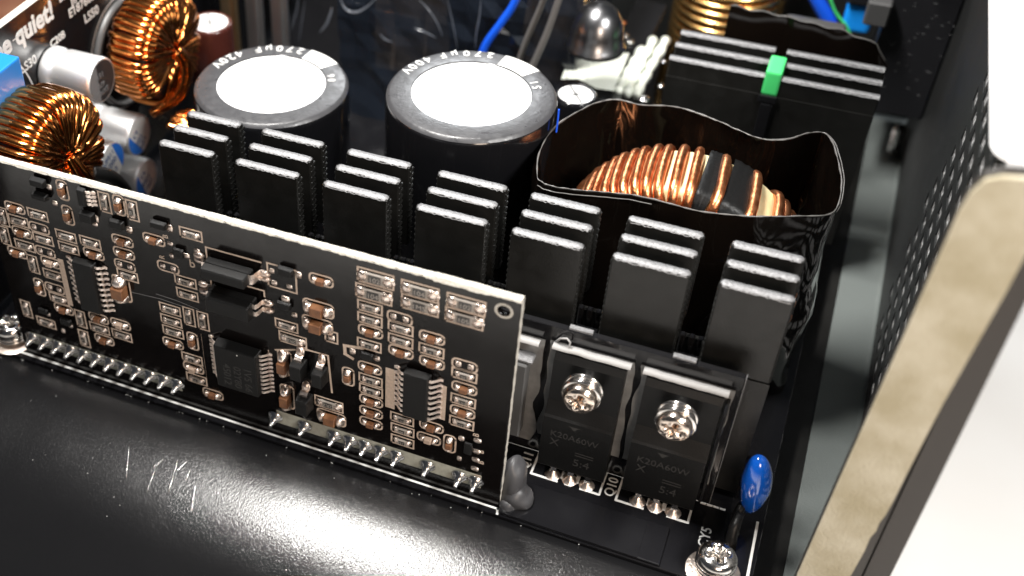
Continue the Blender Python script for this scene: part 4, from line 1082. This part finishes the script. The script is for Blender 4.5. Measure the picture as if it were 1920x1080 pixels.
# ---- left third
R_, C__, E__ = 'R', 'C', 'E'
cells = [
 (A_, 70, 300, 'C', 'h'), (A_, 95, 368, 'R', 'h', '201'), (A_, 110, 435, 'C', 'h'), (A_, 130, 503, 'R', 'h', '102'), (A_, 85, 545, 'C', 'h'), (A_, 20, 448, 'R', 'v', '10'), (A_, 10, 345, 'R', 'v', '22'),
 (A_, 200, 335, 'R', 'h', '103'), (A_, 215, 401, 'E', 'h'), (A_, 230, 468, 'R', 'h', '113'), (A_, 248, 531, 'E', 'h'),
 (A_, 176, 605, 'R', 'v', '47'), (A_, 268, 600, 'L', 'h'), (A_, 285, 665, 'R', 'h', '0G6'), (A_, 207, 735, 'C', 'v'), (A_, 300, 731, 'E', 'h'), (A_, 318, 795, 'R', 'h', '101'), (A_, 340, 855, 'C', 'h'),
 (A_, 355, 452, 'R', 'h', '302'), (A_, 370, 517, 'R', 'h', '202'), (A_, 488, 487, 'R', 'h', '153'), (A_, 503, 553, 'C', 'h'),
 (A_, 567, 268, 'R', 'v', '22'), (A_, 642, 288, 'C', 'v'), (A_, 718, 312, 'R', 'v', '10'), (A_, 332, 205, 'C', 'v'), (A_, 362, 342, 'C', 'v'),
 (A_, 660, 482, 'C', 'h'), (A_, 668, 550, 'C', 'h'), (A_, 684, 605, 'E', 'h'), (A_, 693, 668, 'R', 'h', '13'), (A_, 832, 475, 'C', 'h'),
 (A_, 140, 850, 'R', 'v', '10'), (A_, 248, 925, 'R', 'h', '47'), (A_, 437, 905, 'R', 'v', '33'), (A_, 530, 905, 'C', 'h'), (A_, 540, 957, 'R', 'h', '20'), (A_, 650, 938, 'L', 'h'), (A_, 662, 995, 'R', 'h', '1003'), (A_, 456, 1012, 'R', 'v', '0'), (A_, 562, 1022, 'C', 'h'),
 (B_, 205, 112, 'R', 'h', '202'), (B_, 96, 272, 'E', 'h'), (B_, 178, 352, 'R', 'h', '1B1'), (B_, 188, 418, 'R', 'h', '101'),
 (B_, 100, 492, 'R', 'h', '0G'), (B_, 106, 550, 'R', 'h', '0G'), (B_, 116, 606, 'R', 'h', '2R2'), (B_, 112, 668, 'C', 'h'), (B_, 197, 530, 'R', 'v', '101'), (B_, 268, 552, 'R', 'v', '10'),
 (B_, 212, 658, 'C', 'v'), (B_, 212, 742, 'R', 'h', '0'), (B_, 216, 792, 'L', 'h'), (B_, 236, 845, 'R', 'h', '1B1'), (B_, 315, 925, 'C', 'h'),
 (B_, 862, 350, 'C', 'h'), (B_, 690, 575, 'R', 'h', '202'), (B_, 1000, 838, 'C', 'v'),
 (C_, 125, 238, 'R', 'h', '102'), (C_, 125, 293, 'R', 'h', '20'), (C_, 125, 350, 'C', 'h'), (C_, 122, 407, 'R', 'h', '0'), (C_, 122, 514, 'C', 'h'), (C_, 128, 565, 'R', 'h', '0'), (C_, 130, 612, 'R', 'h', '0'), (C_, 128, 662, 'C', 'h'), (C_, 128, 713, 'C', 'h'), (C_, 128, 762, 'C', 'h'),
 (C_, 263, 278, 'E', 'h'), (C_, 263, 332, 'R', 'h', '103'), (C_, 263, 388, 'R', 'h', '20'), (C_, 262, 442, 'C', 'h'), (C_, 402, 378, 'C', 'h'), (C_, 402, 432, 'R', 'h', '0'), (C_, 402, 490, 'C', 'h'),
 (C_, 555, 492, 'E', 'h'), (C_, 550, 543, 'R', 'h', '20'), (C_, 548, 606, 'C', 'h'), (C_, 545, 658, 'R', 'h', '101'), (C_, 540, 712, 'C', 'h'), (C_, 538, 758, 'R', 'h', '02'),
 (C_, 270, 740, 'R', 'h', '103'), (C_, 272, 790, 'R', 'h', '2001'), (C_, 272, 840, 'R', 'h', '2212'), (C_, 400, 778, 'C', 'h'), (C_, 388, 832, 'L', 'h'), (C_, 482, 856, 'C', 'v'),
]
for ce in cells:
    f_, x, y, k, o_ = ce[:5]; p = f_(x, y)
    if k == 'E': empty_pads(p, o_)
    else: smd(k, p, o_, text=ce[5] if len(ce) > 5 else None)
for (x, y, s) in ((150, 107, '102'), (142, 178, '104'), (350, 165, '104'), (350, 228, '1M5'), (558, 225, '102'), (550, 288, '105')):
    smd('R', C_(x, y), 'h', L=.32, Wd=.15, text=s)
smd('R', B_(722, 645), 'h', L=.24, Wd=.11, text='2R2', flip=True); smd('R', B_(905, 972), 'h', L=.26, Wd=.12, text='2R2', flip=True)
smd('C', B_(845, 498), 'h', L=.27, Wd=.16, H_=.12); smd('C', B_(840, 580), 'h', L=.27, Wd=.16, H_=.12); smd('C', B_(912, 1050), 'h', L=.27, Wd=.16, H_=.12)
smd('C', A_(648, 755), 'v', L=.30, Wd=.20, H_=.17)
smd('C', B_(672, 778), 'v', L=.30, Wd=.13, H_=.16); smd('C', B_(685, 950), 'v', L=.30, Wd=.13, H_=.16)
# black moulded parts
def moulded(p0, p1, h, pads, name='diode', label=None):
    o, (x0, x1, z0, z1) = chip(p0, p1, h, name, label=label)
    for (x, y, w, hh) in pads: padblob((x, y), w, hh)
    return o
def AA(x, y): return A_(x, y)
moulded(AA(155, 140), AA(232, 190), .12, [(*AA(268, 178), .05, .05)], 'transistor'); moulded(AA(165, 218), AA(245, 262), .12, [(*AA(300, 265), .05, .05)], 'transistor')
chip(AA(412, 195), AA(465, 290), .10, 'chip', pins=(4, (1,), .13))
moulded(AA(425, 325), AA(500, 385), .13, [(*AA(525, 352), .05, .07), (*AA(520, 382), .05, .04)], 'transistor')
moulded(AA(590, 365), AA(665, 420), .10, [(*AA(708, 410), .06, .06)], 'transistor'); moulded(AA(815, 372), AA(895, 420), .10, [(*AA(930, 405), .05, .07)], 'transistor')
moulded(B_(115, 185), B_(165, 235), .08, [(*B_(105, 155), .05, .04), (*B_(112, 215), .04, .05), (*B_(185, 214), .07, .05), (*B_(240, 190), .05, .04)], 'transistor')
moulded(AA(325, 905), AA(380, 945), .09, [(*AA(385, 935), .05, .05), (*AA(345, 965), .04, .05)], 'transistor')
moulded(AA(205, 845), AA(255, 880), .07, [(*AA(265, 875), .04, .04)], 'transistor')
chip(AA(388, 588), AA(548, 880), .15, 'chip', pins=(9, (-1, 1), .16), label='slim black chip at the left third of the board')
o, bx = chip(B_(322, 668), B_(552, 935), .20, 'chip', pins=(10, (-1, 1), .15), label='large black chip at the bottom middle with faint vertical print')
for i, s in enumerate(('1V5 66', '02Y80', '45012')):
    text_obj(s, 'marking', 'chip_text', o, (bx[1] - .20 - i * .17, -.203, bx[3] - .30), -Z, X, size=.17, depth=.001)
mb = MB(); mb.lathe([(0, -.202), (.012, -.202)], (bx[0] + .38, 0, bx[3] - .06), 'y', 8); mb.build('index_dot', 'print_white', o)
o, bx = chip(C_(278, 530), C_(378, 752), .15, 'chip', pins=(8, (-1, 1), .15), label='slim black chip at the right third of the board')
# optocouplers
for (p0, p1, lab) in ((B_(252, 282), B_(478, 392), 'upper black optocoupler with a pale top face'), (B_(276, 425), B_(500, 560), 'lower black optocoupler under the first')):
    h = .30; o, bx = chip(p0, p1, h, 'optocoupler', label=lab, bev=.03)
    mb = MB(); mb.bbox((bx[0] - .02, -h * .5 - .008, bx[2] - .022), (bx[1] + .022, -h * .5 + .008, bx[3] + .022), .004); mb.build('mould_line', 'chip', o)
    for sx in (-1, 1):
        for fz in (.28, .78):
            z = bx[2] + (bx[3] - bx[2]) * fz; x = bx[1] if sx > 0 else bx[0]
            mb = MB(); w = .045
            pr = [(0, -.16), (.05, -.16), (.07, -.12), (.09, -.03), (.2, -.02)]
            for (a, b), (c, d) in zip(pr[:-1], pr[1:]): mb.add([(x + sx * a, b, z - w), (x + sx * a, b, z + w), (x + sx * c, d, z + w * .8), (x + sx * c, d, z - w * .8)], [(0, 1, 2, 3)], True)
            bm = bmesh.new(); bmesh.ops.create_uvsphere(bm, u_segments=12, v_segments=8, radius=1)
            for v in bm.verts: c = v.co; v.co = Vector((x + sx * .17 + c.x * .09, -abs(c.y) * .06, z + c.z * .055))
            mb.bm(bm, True); mb.build('pin', 'solder', o)
    poly(SK, [(bx[0] - .05, 0, bx[2] - .06), (bx[0] - .05, 0, bx[3] + .14), (bx[1] + .12, 0, bx[3] + .14), (bx[1] + .12, 0, bx[2] + .3)], .026, NY, False, .003)
# small packages middle
moulded(B_(645, 282), B_(715, 335), .10, [(*B_(620, 292), .04, .05), (*B_(755, 312), .05, .06), (*B_(632, 352), .05, .05), (*B_(708, 372), .05, .04)], 'transistor')
poly(SK, rrect(P(*B_(672, 328), 1, 0).x, P(*B_(672, 328), 1, 0).z, .42, .40, 0), .026, NY, True, .003)
moulded(B_(640, 455), B_(705, 500), .09, [(*B_(690, 435), .07, .07), (*B_(735, 515), .05, .05)], 'transistor')
padblob(B_(922, 632), .06, .06); poly(SK, rrect(P(*B_(922, 625), 1, 0).x, P(*B_(922, 625), 1, 0).z, .18, .2, 0), .026, NY, True, .003)
# tall diodes (silver top tab + black body)
for (x0, y0, x1, y1, px, py) in ((705, 775, 765, 860, 760, 728), (815, 815, 870, 895, 862, 760), (735, 950, 795, 1035, 778, 912)):
    o, bx = chip(B_(x0, y0), B_(x1, y1), .24, 'diode')
    mb = MB(); xc = (bx[0] + bx[1]) / 2; w = (bx[1] - bx[0]) * .33
    pr = [(-.13, .0), (-.13, .05), (-.10, .08), (-.03, .10), (-.02, .18)]
    for (a, b), (c, d) in zip(pr[:-1], pr[1:]): mb.add([(xc - w, a, bx[3] + b), (xc + w, a, bx[3] + b), (xc + w, c, bx[3] + d), (xc - w, c, bx[3] + d)], [(0, 1, 2, 3)], True)
    bm = bmesh.new(); bmesh.ops.create_uvsphere(bm, u_segments=14, v_segments=8, radius=1)
    for v in bm.verts: c = v.co; v.co = Vector((xc + max(-.9, min(.9, c.x * 1.15)) * w * 1.15, -abs(c.y) * .09, bx[3] + .12 + c.z * .10))
    mb.bm(bm, True); mb.build('tab', 'solder', o)
q = P(*B_(800, 690), 1, 0); q2 = P(*B_(925, 905), 1, 0)
poly(SK, [(P(*B_(640, 690), 1, 0).x, 0, P(*B_(640, 690), 1, 0).z), (q.x, 0, q.z), (P(*B_(905, 720), 1, 0).x, 0, P(*B_(905, 720), 1, 0).z), (q2.x, 0, q2.z)], .03, NY)
moulded(C_(85, 440), C_(135, 478), .08, [(*C_(50, 430), .05, .06), (*C_(160, 462), .05, .05)], 'transistor')
poly(SK, [(P(*C_(95, 415), 1, 0).x, 0, P(*C_(95, 415), 1, 0).z), (P(*C_(15, 402), 1, 0).x, 0, P(*C_(15, 402), 1, 0).z), (P(*C_(18, 440), 1, 0).x, 0, P(*C_(18, 440), 1, 0).z), (P(*C_(50, 460), 1, 0).x, 0, P(*C_(50, 460), 1, 0).z)], .05, NY)
moulded(C_(552, 845), C_(580, 900), .07, [(*C_(540, 822), .05, .05), (*C_(530, 912), .04, .05)], 'transistor')
for (x, y) in ((612, 832), (608, 880), (604, 918), (600, 958)): padblob(C_(x, y), .065, .045)
# solid silkscreen blocks beside chips
for (f_, x0, y0, x1, y1) in ((A_, 345, 575, 372, 820), (B_, 262, 608, 290, 830), (C_, 200, 500, 240, 690), (A_, 560, 640, 590, 860), (B_, 600, 690, 622, 900), (C_, 452, 580, 466, 740)):
    a = P(*f_(x0, y0), 1, 0); b = P(*f_(x1, y1), 1, 0)
    SK.add([(a.x, -.0025, a.z), (b.x, -.0025, a.z), (b.x, -.0025, b.z), (a.x, -.0025, b.z)], [(0, 1, 2, 3)])
SK.build('silkscreen', 'silk', cb)
for (s, f_, x, y) in (('B', B_, 95, 128), ('R', B_, 78, 232), ('B', B_, 608, 490), ('B', C_, 640, 890), ('B', C_, 640, 938), ('B', C_, 625, 1000), ('B', C_, 618, 815)):
    c = P(*f_(x, y), 1, 0)
    text_obj(s, 'lettering', 'silk', cb, (c.x, -.003, c.z), Z, -X, size=.12, depth=.001, bold=.01)
c = P(*B_(205, 255), 1, 0); text_obj('b', 'lettering', 'silk', cb, (c.x, -.003, c.z - .05), X, Z, size=.2, depth=.001, bold=.01)
# fine traces
mb = MB()
for pts_ in ([(244, 547), (300, 560), (345, 575)], [(293, 551), (330, 563), (372, 580)], [(560, 770), (585, 800)]):
    poly(mb, [tuple(P(x, y, 1, 0)) for x, y in pts_], .012, NY, h=.002)
mb.build('trace', 'print_grey', cb)
# pale solder stop bands with header pins
def band(p0, p1, hgt):
    a = P(*p0, 1, 0); b = P(*p1, 1, 0); zc = (a.z + b.z) / 2
    mb = MB(); mb.add([(a.x, -.002, zc - hgt), (b.x, -.002, zc - hgt), (b.x, -.002, zc + hgt), (a.x, -.002, zc + hgt)], [(0, 1, 2, 3)]); mb.build('header_band', 'silk_pad', cb)
    return zc
za = band((60, 632), (341, 724), .12); zb = band((519, 778), (902, 906), .135)
def header_pin(x, z, s=1.0):
    if 'hp' not in PADM:
        t = MB(); t.lathe([(.125, .001), (.12, .02), (.08, .05), (.05, .10), (.035, .16)], (0, 0, 0), '-y', 18)
        t.bbox((-.024, -.20, -.024), (.028, -.1, .028), .008); PADM['hp'] = t.mesh('header_pin', 'pin')
    o = inst('header_pin', PADM['hp'], cb, Vector((x, 0, z)) - BL, (R(14), 0, 0)); return o
xs = [P(x, y, 1, 0).x for x, y in ((61, 632), (333, 718))]
for k in range(12): header_pin(xs[0] + (xs[1] - xs[0]) * k / 11, za + .02)
for (x, y) in ((517, 782), (571, 797), (627, 820), (657, 827), (685, 835), (714, 843), (744, 854), (802, 875), (862, 893), (892, 903)): header_pin(P(x, y, 1, 0).x, zb - .01)
print('objects', len(bpy.data.objects))
